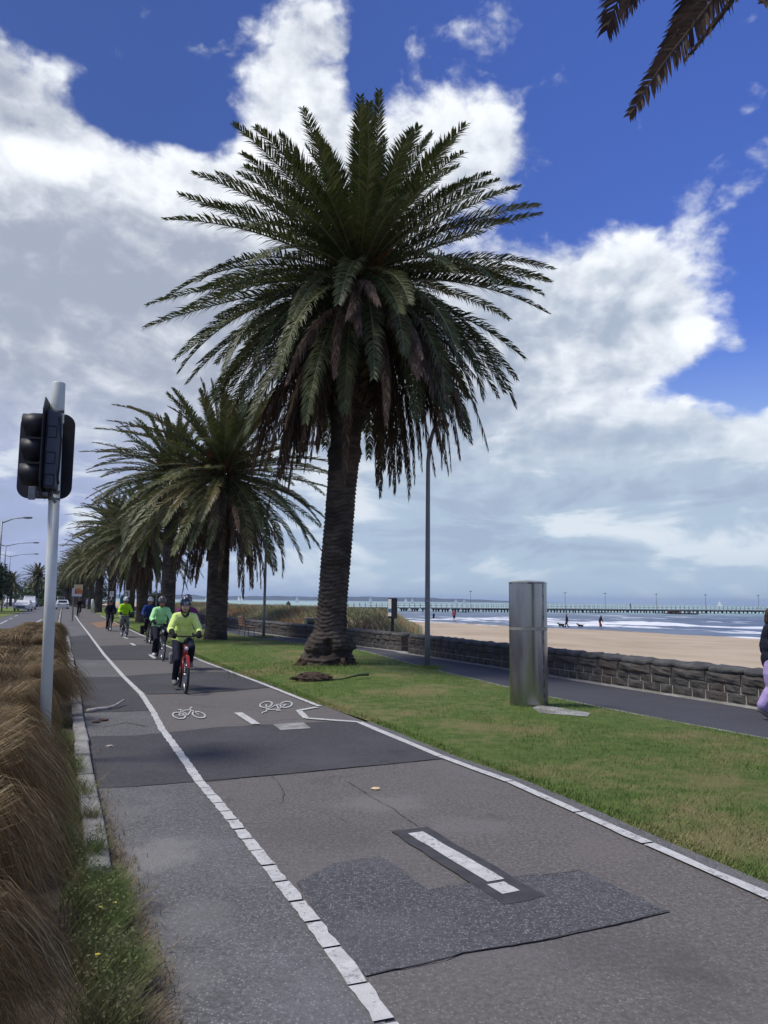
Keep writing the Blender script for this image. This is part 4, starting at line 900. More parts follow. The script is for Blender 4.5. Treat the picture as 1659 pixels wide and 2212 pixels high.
def make_person(J, c, label, loc, rz, scale=1., group=None, detail=1):
    """J joints (x forward, y left, z up), c materials by garment. One continuous body; clothes, hair and helmet are children"""
    V_ = {k: Vector(v) for k, v in J.items()}; hip, neck, head = V_['hip'], V_['neck'], V_['head']; fw = V_.get('face', Vector((1, 0, 0)))
    T = rbase(hip, neck, Vector((1, 0, 0))); tl = (neck - hip).length; vx = .011 if detail else .02
    b = MB()
    b.ell(hip.lerp(neck, .10), (.105, .155, .13), T); b.ell(hip.lerp(neck, .42), (.095, .135, .16), T); b.ell(hip.lerp(neck, .75), (.10, .16, .16), T)
    b.cap([neck - T @ Vector((0, 0, .06)), neck, head - Vector((0, 0, .05))], [.07, .055, .052])
    HR = rbase(Vector((0, 0, 0)), Vector((0, 0, 1)) + V_.get('tilt', Vector((0, 0, 0))), fw)
    b.ell(head, (.1, .08, .118), HR, 20, 14); b.ell(head + HR @ Vector((.022, 0, -.052)), (.066, .058, .066), HR, 16, 12)
    b.ell(head + HR @ Vector((.096, 0, -.015)), (.018, .012, .024), HR); 
    for s in (1, -1): b.ell(head + HR @ Vector((-.005, .076 * s, -.01)), (.018, .009, .03), HR); b.ell(head + HR @ Vector((.078, .03 * s, -.03)), (.016, .022, .02), HR)
    for s, q in ((1, 'l'), (-1, 'r')):
        sh, el, ha = V_['sh' + q], V_['el' + q], V_['ha' + q]; hp, kn, an = V_['hip' + q], V_['kn' + q], V_['an' + q]
        b.cap([neck.lerp(sh, .5), sh, sh.lerp(el, .5), el, el.lerp(ha, .4), ha], [.06, .056, .047, .04, .038, .027])
        b.cap([hp, hp.lerp(kn, .45), kn, kn.lerp(an, .35), an], [.088, .08, .056, .056, .036]); to = V_['to' + q]
        b.cap([an, an.lerp(to, .4) - Vector((0, 0, .015)), to], [.036, .036, .026])
        kk = ha + V_['hd' + q].normalized() * .075 * 1.; hand(b, ha, kk, V_['hb' + q], V_['ht' + q])
    me = remesh(b, 'person', vx, 4); me.materials.append(c['skin'])
    p = bpy.data.objects.new('person', me); COL.objects.link(p); p.location = loc; p.rotation_euler = (0, 0, rz); p.scale = (scale,) * 3; tag(p, label, 'person', group)
    # jacket
    j = MB(); loose = c.get('loose', 1.)
    j.ell(hip.lerp(neck, .0), (.135 * loose, .178 * loose, .19), T); j.ell(hip.lerp(neck, .38), (.128 * loose, .165 * loose, .2), T); j.ell(hip.lerp(neck, .74), (.125, .185, .18), T)
    j.cap([neck - T @ Vector((0, 0, .09)), neck - T @ Vector((-.004, 0, -.012))], [.1, .07])
    for q in 'lr':
        sh, el, ha = V_['sh' + q], V_['el' + q], V_['ha' + q]; j.cap([neck.lerp(sh, .5) - T @ Vector((0, 0, .02)), sh, sh.lerp(el, .5), el, el.lerp(ha, .45), el.lerp(ha, c.get('sleeve', .86))], [.085, .082, .072, .063, .058, .046])
    jm = crumple(remesh(j, 'jacket', vx, 2), .011 if detail else 0); jm.materials.append(c['top']); link('jacket', jm, None, p)
    t = MB(); lp = c.get('leg', 0.)
    t.ell(hip.lerp(neck, -.02), (.12, .168, .13), T)
    for q in 'lr':
        hp, kn, an = V_['hip' + q], V_['kn' + q], V_['an' + q]; e = c.get('hem', .93)
        t.cap([hp, hp.lerp(kn, .45), kn, kn.lerp(an, .35), kn.lerp(an, e)] if e > .36 else [hp, hp.lerp(kn, .45), kn.lerp(an, e - .1)], [.105, .096 + lp, .07 + lp, .068 + lp, .052 + lp] if e > .36 else [.105, .1 + lp, .09 + lp])
    tm = crumple(remesh(t, c.get('legname', 'trousers'), vx, 2), .004 if detail else 0); tm.materials.append(c['legs']); link(c.get('legname', 'trousers'), tm, None, p)
    for q in 'lr':
        an, to = V_['an' + q], V_['to' + q]; d = (to - an); d = Vector((d.x, d.y, d.z)); f = d.normalized()
        s_ = MB(); s_.cap([an - Vector((0, 0, .01)) - f * .02, an.lerp(to, .35) - Vector((0, 0, .012)), to], [.05, .05, .038], 10); s_.ell(an - f * .02 - Vector((0, 0, .04)), (.05, .042, .035))
        sm = remesh(s_, 'shoe', .012, 3); sm.materials.append(c['shoe']); link('shoe', sm, None, p)
        if 'sock' in c:
            k_ = MB(); k_.tube([V_['kn' + q].lerp(an, .8), an], [.042, .045], 12); k_.build('sock', c['sock'], p, True)
        if 'glove' in c:
            g = MB(); ha = V_['ha' + q]; kk = ha + V_['hd' + q].normalized() * .078; hand(g, ha, kk, V_['hb' + q], V_['ht' + q], 1.28); el = V_['el' + q]
            g.tube([el.lerp(ha, c.get('cuff', .8)), ha], [.06, .04], 12); gm = remesh(g, 'glove', .008, 3); gm.materials.append(c['glove']); link('glove', gm, None, p)
    # face
    def hp_(x, y, z): return head + HR @ Vector((x, y, z))
    if 'glasses' in c:
        g = MB()
        for s in (1, -1): g.ell(hp_(.086, .033 * s, .012), (.014, .03, .02), HR); g.tube([hp_(.08, .058 * s, .014), hp_(0, .08 * s, .012)], .004, 6)
        g.tube([hp_(.095, -.015, .016), hp_(.095, .015, .016)], .005, 6); g.build('glasses', c['glasses'], p, True)
    else:
        for s in (1, -1): MB().ell(hp_(.084, .031 * s, .008), (.009, .014, .009), HR).build('eye', M['dark'], p, True); MB().tube([hp_(.087, .016 * s, .03), hp_(.08, .048 * s, .03)], .005, 6).build('eyebrow', c['hair'], p, True)
    MB().ell(hp_(.083, 0, -.062), (.008, .027, .008), HR).build('mouth', M['lip'], p, True)
    h = MB(); ln = c.get('hairlen', .05)
    h.ell(head + HR @ Vector((-.022, 0, .018)), (.09, .082, .108), HR, 20, 14)
    if ln > .06:
        for s in (1, -1): h.cap([hp_(-.01, .068 * s, .0), hp_(.01, .074 * s, -.07), hp_(.0, .066 * s, -.07 - ln * .5)], [.03, .028, .015])
        h.cap([hp_(-.06, 0, 0), hp_(-.075, 0, -.09), hp_(-.06, 0, -.1 - ln * .5)], [.06, .055, .03])
    hm = remesh(h, 'hair', .012, 3); hm.materials.append(c['hair']); link('hair', hm, None, p)
    if 'helmet' in c:
        m = MB(); n = 22; rows = []
        prof = [(1.0, -.012), (1.04, .03), (1.0, .07), (.86, .115), (.6, .148), (.3, .162), (.0, .166)]
        m.lathe([(r_ * .108, z) for r_, z in prof], n, head + HR @ Vector((-.008, 0, .03)), ex=1.2, ey=.92, R=HR)
        m.build('helmet', c['helmet'], p, True)
        vt = MB()
        for k in (-2, -1, 0, 1, 2):
            pts = []
            for i in range(7):
                a_ = rad(25 + 18 * i); pts.append(hp_(-.008 + .134 * cos(a_), .034 * k * (1 - .12 * abs(a_ - 1.4)), .03 + .155 * sin(a_) * (1 - .035 * k * k)))
            vt.tube(pts, [.004, .011, .012, .012, .012, .011, .004], 6)
        vt.build('helmet_vents', c.get('vents', M['dark']), p, True)
        if detail:
            s_ = MB()
            for s in (1, -1): s_.tube([hp_(.03, .082 * s, .03), hp_(.035, .072 * s, -.06), hp_(.03, .02 * s, -.125)], .006, 6)
            s_.tube([hp_(.03, .02, -.125), hp_(.03, -.02, -.125)], .006, 6); s_.build('helmet_strap', M['dark'], p, True)
        if c.get('visor'): MB().ell(hp_(.12, 0, .055), (.055, .07, .009), HR).build('helmet_visor', c['helmet'], p, True)
    return p
def ride_pose(lean=0., down='r', look=(1, 0, 0), barz=1.0, barx=.42, barw=.225):
    L = {'hip': (-.2, 0, .93), 'neck': (.04 + lean, 0, 1.42 - lean * .35), 'head': (.1 + lean * 1.25, 0, 1.565 - lean * .45), 'face': look}
    for q, s in (('l', 1), ('r', -1)):
        L['sh' + q] = (.03 + lean, .16 * s, 1.36 - lean * .35); L['el' + q] = (.14 + lean * .8, .265 * s, 1.12 - lean * .1); L['ha' + q] = (barx - .075, (barw + .01) * s, barz + .035)
        L['hd' + q] = (.95, -.1 * s, -.1); L['hb' + q] = (.15, 0, -1); L['ht' + q] = (0, -s, 0); L['hip' + q] = (-.19, .095 * s, .9)
        if q == down: L['kn' + q] = (.13, .115 * s, .56); L['an' + q] = (-.06, .135 * s, .175); L['to' + q] = (.1, .145 * s, .125)
        else: L['kn' + q] = (.23, .125 * s, .80); L['an' + q] = (.0, .135 * s, .50); L['to' + q] = (.15, .145 * s, .46)
    return L
def bicycle(loc, rz, fm, label, group='bicycles on the path', detail=1, light=True, basket=False, steer=0., down='r', rack=True, barz=1.0, fat=1.):
    r = empty('bicycle', loc, rz, label, 'bicycle', group); R0 = .335; RX, FX = -.46, .60; bb = Vector((0, 0, .28)); rh = Vector((RX, 0, R0)); fh = Vector((FX, 0, R0))
    f = MB(); st = Vector((-.16, 0, .78)); ht = Vector((.40, 0, .86)); hb = Vector((.45, 0, .66))
    f.tube([bb, st + Vector((-.015, 0, .04))], .019 * fat); f.tube([bb, hb], .024 * fat); f.tube([st.lerp(bb, .35), hb.lerp(ht, .55)], .021 * fat); f.tube([hb + Vector((.01, 0, -.02)), ht], .025 * fat)
    for s in (1, -1): f.tube([bb + Vector((-.02, .03 * s, 0)), rh + Vector((0, .06 * s, 0))], .012, 8); f.tube([st + Vector((0, .02 * s, 0)), rh + Vector((0, .06 * s, 0))], .010, 8)
    f.build('frame', fm, r, True)
    k = MB()
    for s in (1, -1): k.tube([hb + Vector((.01, .045 * s, -.03)), hb.lerp(fh, .5) + Vector((0, .052 * s, 0)), fh + Vector((0, .055 * s, 0))], [.017, .015, .011], 8)
    k.tube([hb + Vector((.01, -.05, -.03)), hb + Vector((.01, .05, -.03))], .02, 8); k.build('fork', fm, r, True)
    hbar = MB(); bz = barz; hbar.tube([ht, Vector((.38, 0, bz - .02))], .015, 8); hbar.tube([(.36, .29, bz), (.40, .2, bz), (.42, .07, bz - .01), (.42, -.07, bz - .01), (.40, -.2, bz), (.36, -.29, bz)], .013, 8)
    hbar.tube([(.42, .2, bz - .005), (.47, .2, bz - .04)], .007, 6); hbar.tube([(.42, -.2, bz - .005), (.47, -.2, bz - .04)], .007, 6); hb_ = hbar.build('handlebar', M['blackmetal'], r, True)
    for s in (1, -1): MB().tube([(.355, .30 * s, bz), (.405, .19 * s, bz)], .018, 10).build('grip', M['rubber'], hb_, True)
    sd = MB(); sd.ell((-.22, 0, .865), (.11, .075, .028)); sd.ell((-.1, 0, .865), (.13, .03, .024)); sd.tube([(-.165, 0, .8), (-.21, 0, .86)], .013, 8); sd.build('saddle', M['rubber'], r, True)
    for hub in (rh, fh):
        w = MB(); w.torus(hub, R0 - .035, .011, n=40); w.tube([hub + Vector((0, .05, 0)), hub - Vector((0, .05, 0))], .018, 8)
        for i in range(18):
            a = 2 * pi * i / 18; w.tube([hub + Vector((0, .03 * (-1) ** i, 0)), hub + Vector(((R0 - .04) * cos(a), 0, (R0 - .04) * sin(a)))], .0022, 3, False)
        wo = w.build('wheel', M['alloy'], r, True); MB().torus(hub, R0 - .021, .021 * (1.15 if fat > 1 else 1), n=44, m=10).build('tyre', M['rubber'], wo, True)
    c = MB(); dz = -1 if down == 'r' else 1
    for s in (1, -1):
        z = .17 * (-1 if (s == 1) == (down == 'l') else 1); c.tube([bb + Vector((0, .06 * s, 0)), bb + Vector((.03, .075 * s, z))], .011, 6); MB().box(bb + Vector((.03, .125 * s, z)), (.085, .09, .022), bev=.006).build('pedal', M['rubber'], r)
    c.lathe([(.0, -.004), (.09, -.003), (.09, .003), (.0, .004)], 24, bb + Vector((0, -.055, 0)), R=Matrix.Rotation(pi / 2, 3, 'X')); c.build('crank', M['blackmetal'], r, True)
    for hub, a0, a1 in ((fh, 25, 165), (rh, 10, 190)):
        g = MB(); pts = [hub + Vector(((R0 + .025) * cos(rad(a0 + (a1 - a0) * i / 12)), 0, (R0 + .025) * sin(rad(a0 + (a1 - a0) * i / 12)))) for i in range(13)]
        v = [p + Vector((0, y, -abs(y) * .25)) for p in pts for y in (-.028, -.012, .012, .028)]; g.add(v, [(i * 4 + j, i * 4 + j + 1, i * 4 + 5 + j, i * 4 + 4 + j) for i in range(12) for j in range(3)]); g.build('mudguard', fm if fat > 1 else M['blackmetal'], r, True)
    if light: 
        l = MB(); l.tube([(.47, 0, .80), (.52, 0, .80), (.535, 0, .80)], [.022, .036, .034], 14); lo = l.build('headlight', M['blackmetal'], r, True); MB().ell((.534, 0, .80), (.012, .031, .031)).build('lamp_lens', M['lens'], lo, True)
    if rack:
        q = MB(); q.tube([(-.25, .05, .74), (-.62, .06, .74), (-.62, -.06, .74), (-.25, -.05, .74)], .007, 6)
        for s in (1, -1): q.tube([(-.5, .06 * s, .74), (RX, .07 * s, R0)], .006, 6)
        q.build('rack', M['blackmetal'], r, True)
    return r
def person_mats():
    M['skin'] = mat('skin', (.62, .40, .30), (.55, .33, .25), 9., .55, spec=.35); M['skin2'] = mat('ruddy_skin', (.42, .2, .15), (.36, .17, .12), 9., .55)
    M['dark'] = mat('near_black', (.012, .012, .014), None, rough=.5); M['lip'] = mat('lips', (.3, .08, .07), None, rough=.5); M['rubber'] = mat('black_rubber', (.018, .018, .02), (.03, .03, .03), 12., .7)
    M['blackmetal'] = mat('black_metal', (.02, .02, .022), None, rough=.35, metal=.3); M['alloy'] = mat('alloy', (.5, .5, .52), None, rough=.3, metal=1.); M['lens'] = mat('lamp_lens', (.85, .87, .9), None, rough=.12, spec=.8)
    M['hair_b'] = mat('brown_hair', (.06, .035, .02), (.03, .018, .012), 20., .5); M['hair_g'] = mat('grey_hair', (.3, .29, .27), (.2, .19, .18), 20., .6)
    M['lime'] = cloth('lime_jacket_cloth', (.78, .95, .3), (.7, .88, .22)); M['mint'] = cloth('mint_jacket_cloth', (.42, .9, .36), (.5, .93, .45)); M['neon'] = cloth('neon_jacket_cloth', (.48, .85, .03), (.40, .75, .03))
    M['navy'] = cloth('navy_cloth', (.013, .015, .032)); M['black'] = cloth('black_cloth', (.012, .012, .014)); M['purple'] = cloth('magenta_cloth', (.2, .03, .16)); M['blue'] = cloth('blue_cloth', (.02, .05, .2))
    M['greytr'] = cloth('grey_cloth', (.25, .24, .23)); M['lilac'] = cloth('lilac_cloth', (.42, .33, .62), (.38, .29, .56)); M['white'] = cloth('white_cloth', (.65, .65, .65)); M['grey'] = cloth('grey_shoe', (.22, .22, .21)); M['red'] = cloth('red_cloth', (.45, .08, .07))
    M['glass'] = mat('dark_glasses', (.02, .012, .012), None, rough=.1); M['helm_navy'] = mat('navy_helmet', (.018, .022, .055), (.3, .33, .42), 9., .25, lo=.56, hi=.6); M['helm_white'] = mat('white_helmet', (.7, .7, .7), None, rough=.3); M['helm_grey'] = mat('grey_helmet', (.16, .17, .17), (.06, .06, .06), 6., .35); M['helm_black'] = mat('black_helmet', (.02, .02, .024), None, rough=.3)
    M['bikered'] = mat('red_bike_paint', (.32, .03, .03), (.28, .025, .025), 5., .25); M['bikegrey'] = mat('grey_bike_paint', (.1, .1, .12), None, rough=.3, metal=.4); M['bikeblack'] = mat('dark_bike_paint', (.03, .03, .035), None, rough=.3)
HEAD = math.atan2(-.924, .383)
def riders():
    person_mats()
    # lead rider, lime jacket on the red bicycle
    p = G(409, 1503) - DV * -.0; c = Vector((p.x, p.y, 0)) + DV * .95; rz = HEAD - .03; S = .99
    bicycle(c + Vector((0, 0, .0)), rz, M['bikered'], 'red bicycle ridden by the woman in the lime jacket at the front', fat=1.35, down='r', barz=1.02)
    q = make_person(ride_pose(.0, 'r', (1, -.12, 0), 1.02), dict(skin=M['skin'], top=M['lime'], legs=M['navy'], shoe=M['grey'], glove=M['black'], cuff=.3, sleeve=.7, hair=M['hair_b'], hairlen=.12, helmet=M['helm_navy'], loose=1.12, leg=.0), 'smiling woman in lime yellow jacket and navy helmet riding the front red bicycle', c, rz, 1., 'riders on the cycle path')
    MB().ell((.015, -.275, 1.25), (.05, .035, .045), n=16).build('armband', M['dark'], q, True)
    col = MB(); col.tube([(.02, .07, 1.45), (.12, .045, 1.41), (.155, 0, 1.36), (.12, -.045, 1.41), (.02, -.07, 1.45)], [.02, .024, .02, .024, .02], 8); col.build('collar', M['dark'], q, True)
    bl = c + (Matrix.Rotation(rz, 3, 'Z') @ Vector((-.45, -.17, .56))); bg = MB(); bg.box((0, 0, 0), (.2, .085, .22), bev=.04); o = bg.build('pannier', M['greytr']); o.location = bl; o.rotation_euler = (0, 0, rz); tag(o, 'grey pannier bag hung on the front red bicycle', 'bag')
    # mint rider
    p = G(352, 1430); c = Vector((p.x, p.y, 0)) + DV * .95; rz = HEAD + .05
    bicycle(c, rz, M['bikegrey'], 'grey bicycle under the rider in the mint green jacket', barz=1.0)
    make_person(ride_pose(.03, 'r', (1, -.05, 0)), dict(skin=M['skin2'], top=M['mint'], legs=M['navy'], shoe=M['white'], glove=M['black'], cuff=.72, sleeve=.8, hair=M['hair_g'], helmet=M['helm_grey'], glasses=M['glass'], loose=1.15, leg=.012), 'rider in mint green jacket, sunglasses and grey helmet', c, rz, 1.02, 'riders on the cycle path')
    # blue rider behind
    p = G(326, 1393); c = Vector((p.x, p.y, 0)) + DV * .95; rz = HEAD
    bicycle(c, rz, M['bikeblack'], 'dark bicycle half hidden behind the mint green rider', light=False)
    b_ = MB(); b_.box((-.45, -.2, .5), (.32, .15, .34), bev=.04); o = b_.build('pannier', M['black']); o.location = c; o.rotation_euler = (0, 0, rz); tag(o, 'black pannier bag on the bicycle behind the mint green rider', 'bag')
    make_person(ride_pose(.04, 'l'), dict(skin=M['skin2'], top=M['blue'], legs=M['black'], shoe=M['black'], glove=M['black'], hair=M['hair_b'], helmet=M['helm_white'], glasses=M['glass'], loose=1.05), 'rider in blue jacket and white helmet close behind the mint green rider', c, rz, 1.02, 'riders on the cycle path', 0)
    # magenta rider hidden behind the lead
    Y = 19.; c = Vector(((408 - 829.5) / F * Y * 1.0, Y, 0)); rz = HEAD
    bicycle(c, rz, M['bikeblack'], 'dark bicycle hidden behind the front red bicycle', light=False)
    make_person(ride_pose(.06, 'l'), dict(skin=M['skin'], top=M['purple'], legs=M['black'], shoe=M['black'], glove=M['black'], hair=M['hair_b'], helmet=M['helm_navy'], loose=1.2), 'rider in magenta top, mostly hidden behind the woman in the lime jacket', c, rz, 1.05, 'riders on the cycle path', 0)
    # pedestrian in dark top behind lead
    # neon rider
    p = G(270, 1378); c = Vector((p.x, p.y, 0)) + DV * .9; rz = HEAD + .1
    bicycle(c, rz, M['bikeblack'], 'dark bicycle under the rider in the neon yellow jacket', light=False, down='l')
    make_person(ride_pose(.05, 'l'), dict(skin=M['skin2'], top=M['neon'], legs=M['greytr'], shoe=M['black'], glove=M['black'], hair=M['hair_g'], helmet=M['helm_white'], glasses=M['glass'], loose=1.2, leg=.02), 'rider in neon yellow jacket, grey trousers and white helmet', c, rz, 1.02, 'riders on the cycle path', 0)
    # dark rider
    p = G(237, 1364); c = Vector((p.x, p.y, 0)) + DV * .5; rz = HEAD + .05
    bicycle(c, rz, M['bikegrey'], 'slim bicycle under the rider in dark clothes', light=False, rack=False, barz=.96)
    make_person(ride_pose(.12, 'r', barz=.96), dict(skin=M['skin2'], top=M['navy'], legs=M['black'], shoe=M['black'], glove=M['black'], hair=M['hair_b'], helmet=M['helm_black'], glasses=M['glass']), 'rider in dark navy clothes and black helmet behind the neon rider', c, rz, .97, 'riders on the cycle path', 0)
    # farthest rider
    p = G(170, 1333); c = Vector((p.x, p.y, 0))
    bicycle(c, HEAD, M['bikeblack'], 'tiny bicycle far up the path', light=False, rack=False)
    make_person(ride_pose(.05, 'r'), dict(skin=M['skin2'], top=M['black'], legs=M['black'], shoe=M['black'], hair=M['hair_b'], helmet=M['helm_black']), 'tiny dark rider far up the path by the bus stop sign', c, HEAD, 1., 'riders on the cycle path', 0)
def walk_pose(st=.28, bendf=0.):
    L = {'hip': (0, 0, .92), 'neck': (.03 + bendf, 0, 1.43 - bendf * .3), 'head': (.06 + bendf * 1.3, 0, 1.58 - bendf * .4)}
    for q, s in (('l', 1), ('r', -1)):
        L['sh' + q] = (.02 + bendf, .18 * s, 1.37 - bendf * .3); L['el' + q] = (-.06 * s + bendf, .24 * s, 1.1); L['ha' + q] = (.08 - .1 * s + bendf, .25 * s, .88)
        L['hd' + q] = (.2, 0, -1); L['hb' + q] = (.7, 0, -.5); L['ht' + q] = (1, 0, 0); L['hip' + q] = (0, .09 * s, .88)
        if s > 0: L['kn' + q] = (.2, .09, .5); L['an' + q] = (st, .09, .09); L['to' + q] = (st + .15, .1, .05)
        else: L['kn' + q] = (.02, -.09, .48); L['an' + q] = (-st - .02, -.09, .17); L['to' + q] = (-st + .11, -.1, .045)
    return L
def dog(loc, rz, m, label, bandana=None):
    b = MB(); b.cap([(-.22, 0, .42), (0, 0, .42), (.2, 0, .43)], [.105, .115, .14]); b.cap([(.24, 0, .46), (.34, 0, .56)], [.095, .075]); b.ell((.40, 0, .60), (.085, .07, .075)); b.cap([(.44, 0, .575), (.53, 0, .56)], [.045, .032])
    b.cap([(-.3, 0, .46), (-.42, 0, .52), (-.5, 0, .62)], [.035, .028, .015])
    for s in (1, -1):
        b.cap([(.2, .07 * s, .38), (.19 + .05 * s, .075 * s, .2), (.19 + .08 * s, .075 * s, .03), (.23 + .08 * s, .075 * s, .02)], [.055, .034, .026, .026])
        b.cap([(-.24, .075 * s, .4), (-.16 - .05 * s, .08 * s, .26), (-.3 - .05 * s, .08 * s, .15), (-.28 - .06 * s, .08 * s, .03), (-.23 - .06 * s, .08 * s, .02)], [.08, .05, .03, .025, .025]); b.cap([(.37, .06 * s, .65), (.35, .085 * s, .6)], [.028, .02])
    me = remesh(b, 'dog', .016, 3); me.materials.append(m); o = bpy.data.objects.new('dog', me); COL.objects.link(o); o.location = loc; o.rotation_euler = (0, 0, rz); tag(o, label, 'dog'); return o
def walkers():
    # woman cut by the right edge, walking out of the picture
    c = Vector((5.84, 11.75, 0))
    make_person(walk_pose(.15), dict(skin=M['skin'], top=M['navy'], legs=M['lilac'], shoe=M['grey'], sock=M['white'], hair=M['hair_b'], hairlen=.15, hem=.82, loose=1.05, leg=.045), 'walker in navy top and baggy lilac trousers cut by the right edge', c, rad(-18), .98)
    b = lambda x, y: G(x, y, -1.25)
    p = G(1225, 1354, -1.1); make_person(walk_pose(.2), dict(skin=M['skin2'], top=M['navy'], legs=M['navy'], shoe=M['black'], hair=M['hair_b'], loose=1.25), 'person in dark navy jacket walking dogs by the water', Vector((p.x, p.y, sand_z(*ST(p)) - .02)), rad(170), 1., None, 0)
    p = G(1217, 1353.5, -1.1); dog(Vector((p.x - .35, p.y - .5, sand_z(*ST(p)) - .02)), rad(175), M['dogblack'], 'black dog with a pale head beside the navy jacket on the beach')
    p = G(1254, 1353.5, -1.1); dog(Vector((p.x, p.y, sand_z(*ST(p)) - .02)), rad(185), M['dogbrown'], 'brown dog alone between the two people on the beach')
    p = G(1296, 1354.5, -1.1); make_person(walk_pose(.3, .1), dict(skin=M['skin'], top=M['black'], legs=M['red'], shoe=M['skin'], hair=M['hair_b'], hairlen=.15, hem=.2, legname='shorts', leg=.02), 'person in black top and red shorts striding along the beach', Vector((p.x, p.y, sand_z(*ST(p)) - .02)), rad(10), 1., None, 0)
    p = G(981, 1341, -1.25); make_person(walk_pose(.15), dict(skin=M['skin'], top=M['red'], legs=M['navy'], shoe=M['skin'], hair=M['hair_b'], hem=.2, legname='shorts'), 'small figure in red standing at the water edge right of the lamp post', Vector((p.x, p.y, -1.25)), rad(80), 1., None, 0)
    p = G(942, 1338, -1.3); make_person(walk_pose(.15), dict(skin=M['skin'], top=M['blue'], legs=M['navy'], shoe=M['skin'], hair=M['hair_b'], hem=.2, legname='shorts'), 'tiny wader in blue in the surf near the lamp post', Vector((p.x, p.y + 6, -1.75)), rad(120), .9, None, 0)
# ================================================================ STREET FURNITURE, PIER, BOATS, CARS, TREES
def obj_mats():
    M['polewhite'] = mat('white_pole_paint', (.74, .76, .70), (.62, .65, .6), 3., .45, coord='Object', stretch=(1, 1, .3), c3=(.58, .59, .53), s3=1.5)
    M['sigblack'] = mat('signal_black', (.012, .012, .016), (.02, .02, .024), 5., .55); M['sigblue'] = mat('signal_housing', (.045, .055, .085), (.06, .07, .1), 4., .5)
    M['galv'] = mat('galvanised_steel', (.22, .225, .23), (.16, .165, .17), 6., .45, metal=.6); M['lampgrey'] = mat('grey_pole_paint', (.16, .17, .18), (.2, .2, .21), 3., .45)
    m, t, b = newmat('brushed_steel'); O = t.n('ShaderNodeTexCoord').outputs['Object']; mp = t.n('ShaderNodeMapping', Vector=O, Scale=(60., 60., .6))
    n = t.noise(mp, 2., 3); big = t.noise(t.n('ShaderNodeMapping', Vector=O, Scale=(3., 3., .8)), 1.6, 5, .6)
    t.set(b.inputs['Base Color'], t.mix(t.ss(big, .3, .7), (.33, .332, .326), (.42, .42, .41))); b.inputs['Metallic'].default_value = .95
    t.set(b.inputs['Roughness'], t.m('ADD', t.m('MULTIPLY', n, .1), t.m('ADD', t.m('MULTIPLY', big, .14), .08))); t.set(b.inputs['Normal'], t.n('ShaderNodeBump', Height=n, Strength=.02, Distance=.002)); M['steel'] = m
    M['steelband'] = mat('steel_band', (.42, .41, .37), (.34, .33, .3), 8., .5, metal=.7); M['steelrim'] = mat('steel_rim', (.08, .08, .08), (.4, .4, .4), 14., .3, metal=.9)
    M['signwhite'] = mat('sign_white', (.7, .7, .68), None, rough=.5); M['signorange'] = mat('sign_orange', (.65, .2, .06), None, rough=.5); M['signcream'] = mat('sign_cream', (.72, .55, .32), None, rough=.5); M['signblue'] = mat('sign_blue', (.05, .15, .25), None, rough=.5); M['teal'] = mat('teal_cloth', (.06, .22, .22), (.04, .15, .16), 3., .8)
    M['timber'] = mat('weathered_timber', (.26, .13, .09), (.19, .1, .07), 6., .8, stretch=(1, 6, 6)); M['binG'] = mat('green_bin', (.06, .12, .09), (.08, .14, .11), 3., .5)
    M['pierdeck'] = mat('pier_concrete', (.42, .41, .38), (.32, .31, .29), .5, .85, coord='World'); M['pile'] = mat('pier_piles', (.035, .028, .026), (.07, .055, .05), 1., .9, coord='World'); M['rail'] = mat('pier_rail', (.5, .5, .48), (.4, .4, .39), 1., .6)
    M['sail'] = mat('white_sail', (.8, .8, .8), None, rough=.7); M['hull'] = mat('white_hull', (.6, .6, .6), None, rough=.4)
    M['leafdark'] = mat('dark_leaves', (.025, .042, .018), (.05, .075, .03), .8, .7, c3=(.02, .03, .015), s3=2., trans=.1); M['leafmid'] = mat('mid_leaves', (.05, .085, .03), (.085, .12, .045), 1.5, .7, trans=.1); M['bark'] = mat('bark', (.09, .07, .055), (.05, .04, .032), 5., .9, bump=.6)
    M['bleach'] = mat('bleached_stalk', (.42, .38, .34), (.3, .26, .23), 8., .8); M['husk'] = mat('fallen_fibre', (.10, .065, .045), (.05, .033, .025), 7., .95, bump=.8, bscale=30)
    M['dogblack'] = mat('black_fur', (.012, .011, .011), (.03, .027, .025), 6., .8); M['dogbrown'] = mat('brown_fur', (.09, .045, .025), (.04, .022, .014), 5., .8)
    M['carglass'] = mat('car_glass', (.02, .025, .03), None, rough=.08, spec=.7); M['tail'] = mat('tail_light', (.45, .03, .02), None, rough=.25); M['chrome'] = mat('chrome', (.6, .6, .6), None, rough=.2, metal=1.)
def rrect(w, h, r, n=6):
    out = []
    for cx, cy, a0 in ((w / 2 - r, h / 2 - r, 0), (-w / 2 + r, h / 2 - r, 90), (-w / 2 + r, -h / 2 + r, 180), (w / 2 - r, -h / 2 + r, 270)):
        out += [(cx + r * cos(rad(a0 + 90 * i / n)), cy + r * sin(rad(a0 + 90 * i / n))) for i in range(n + 1)]
    return out
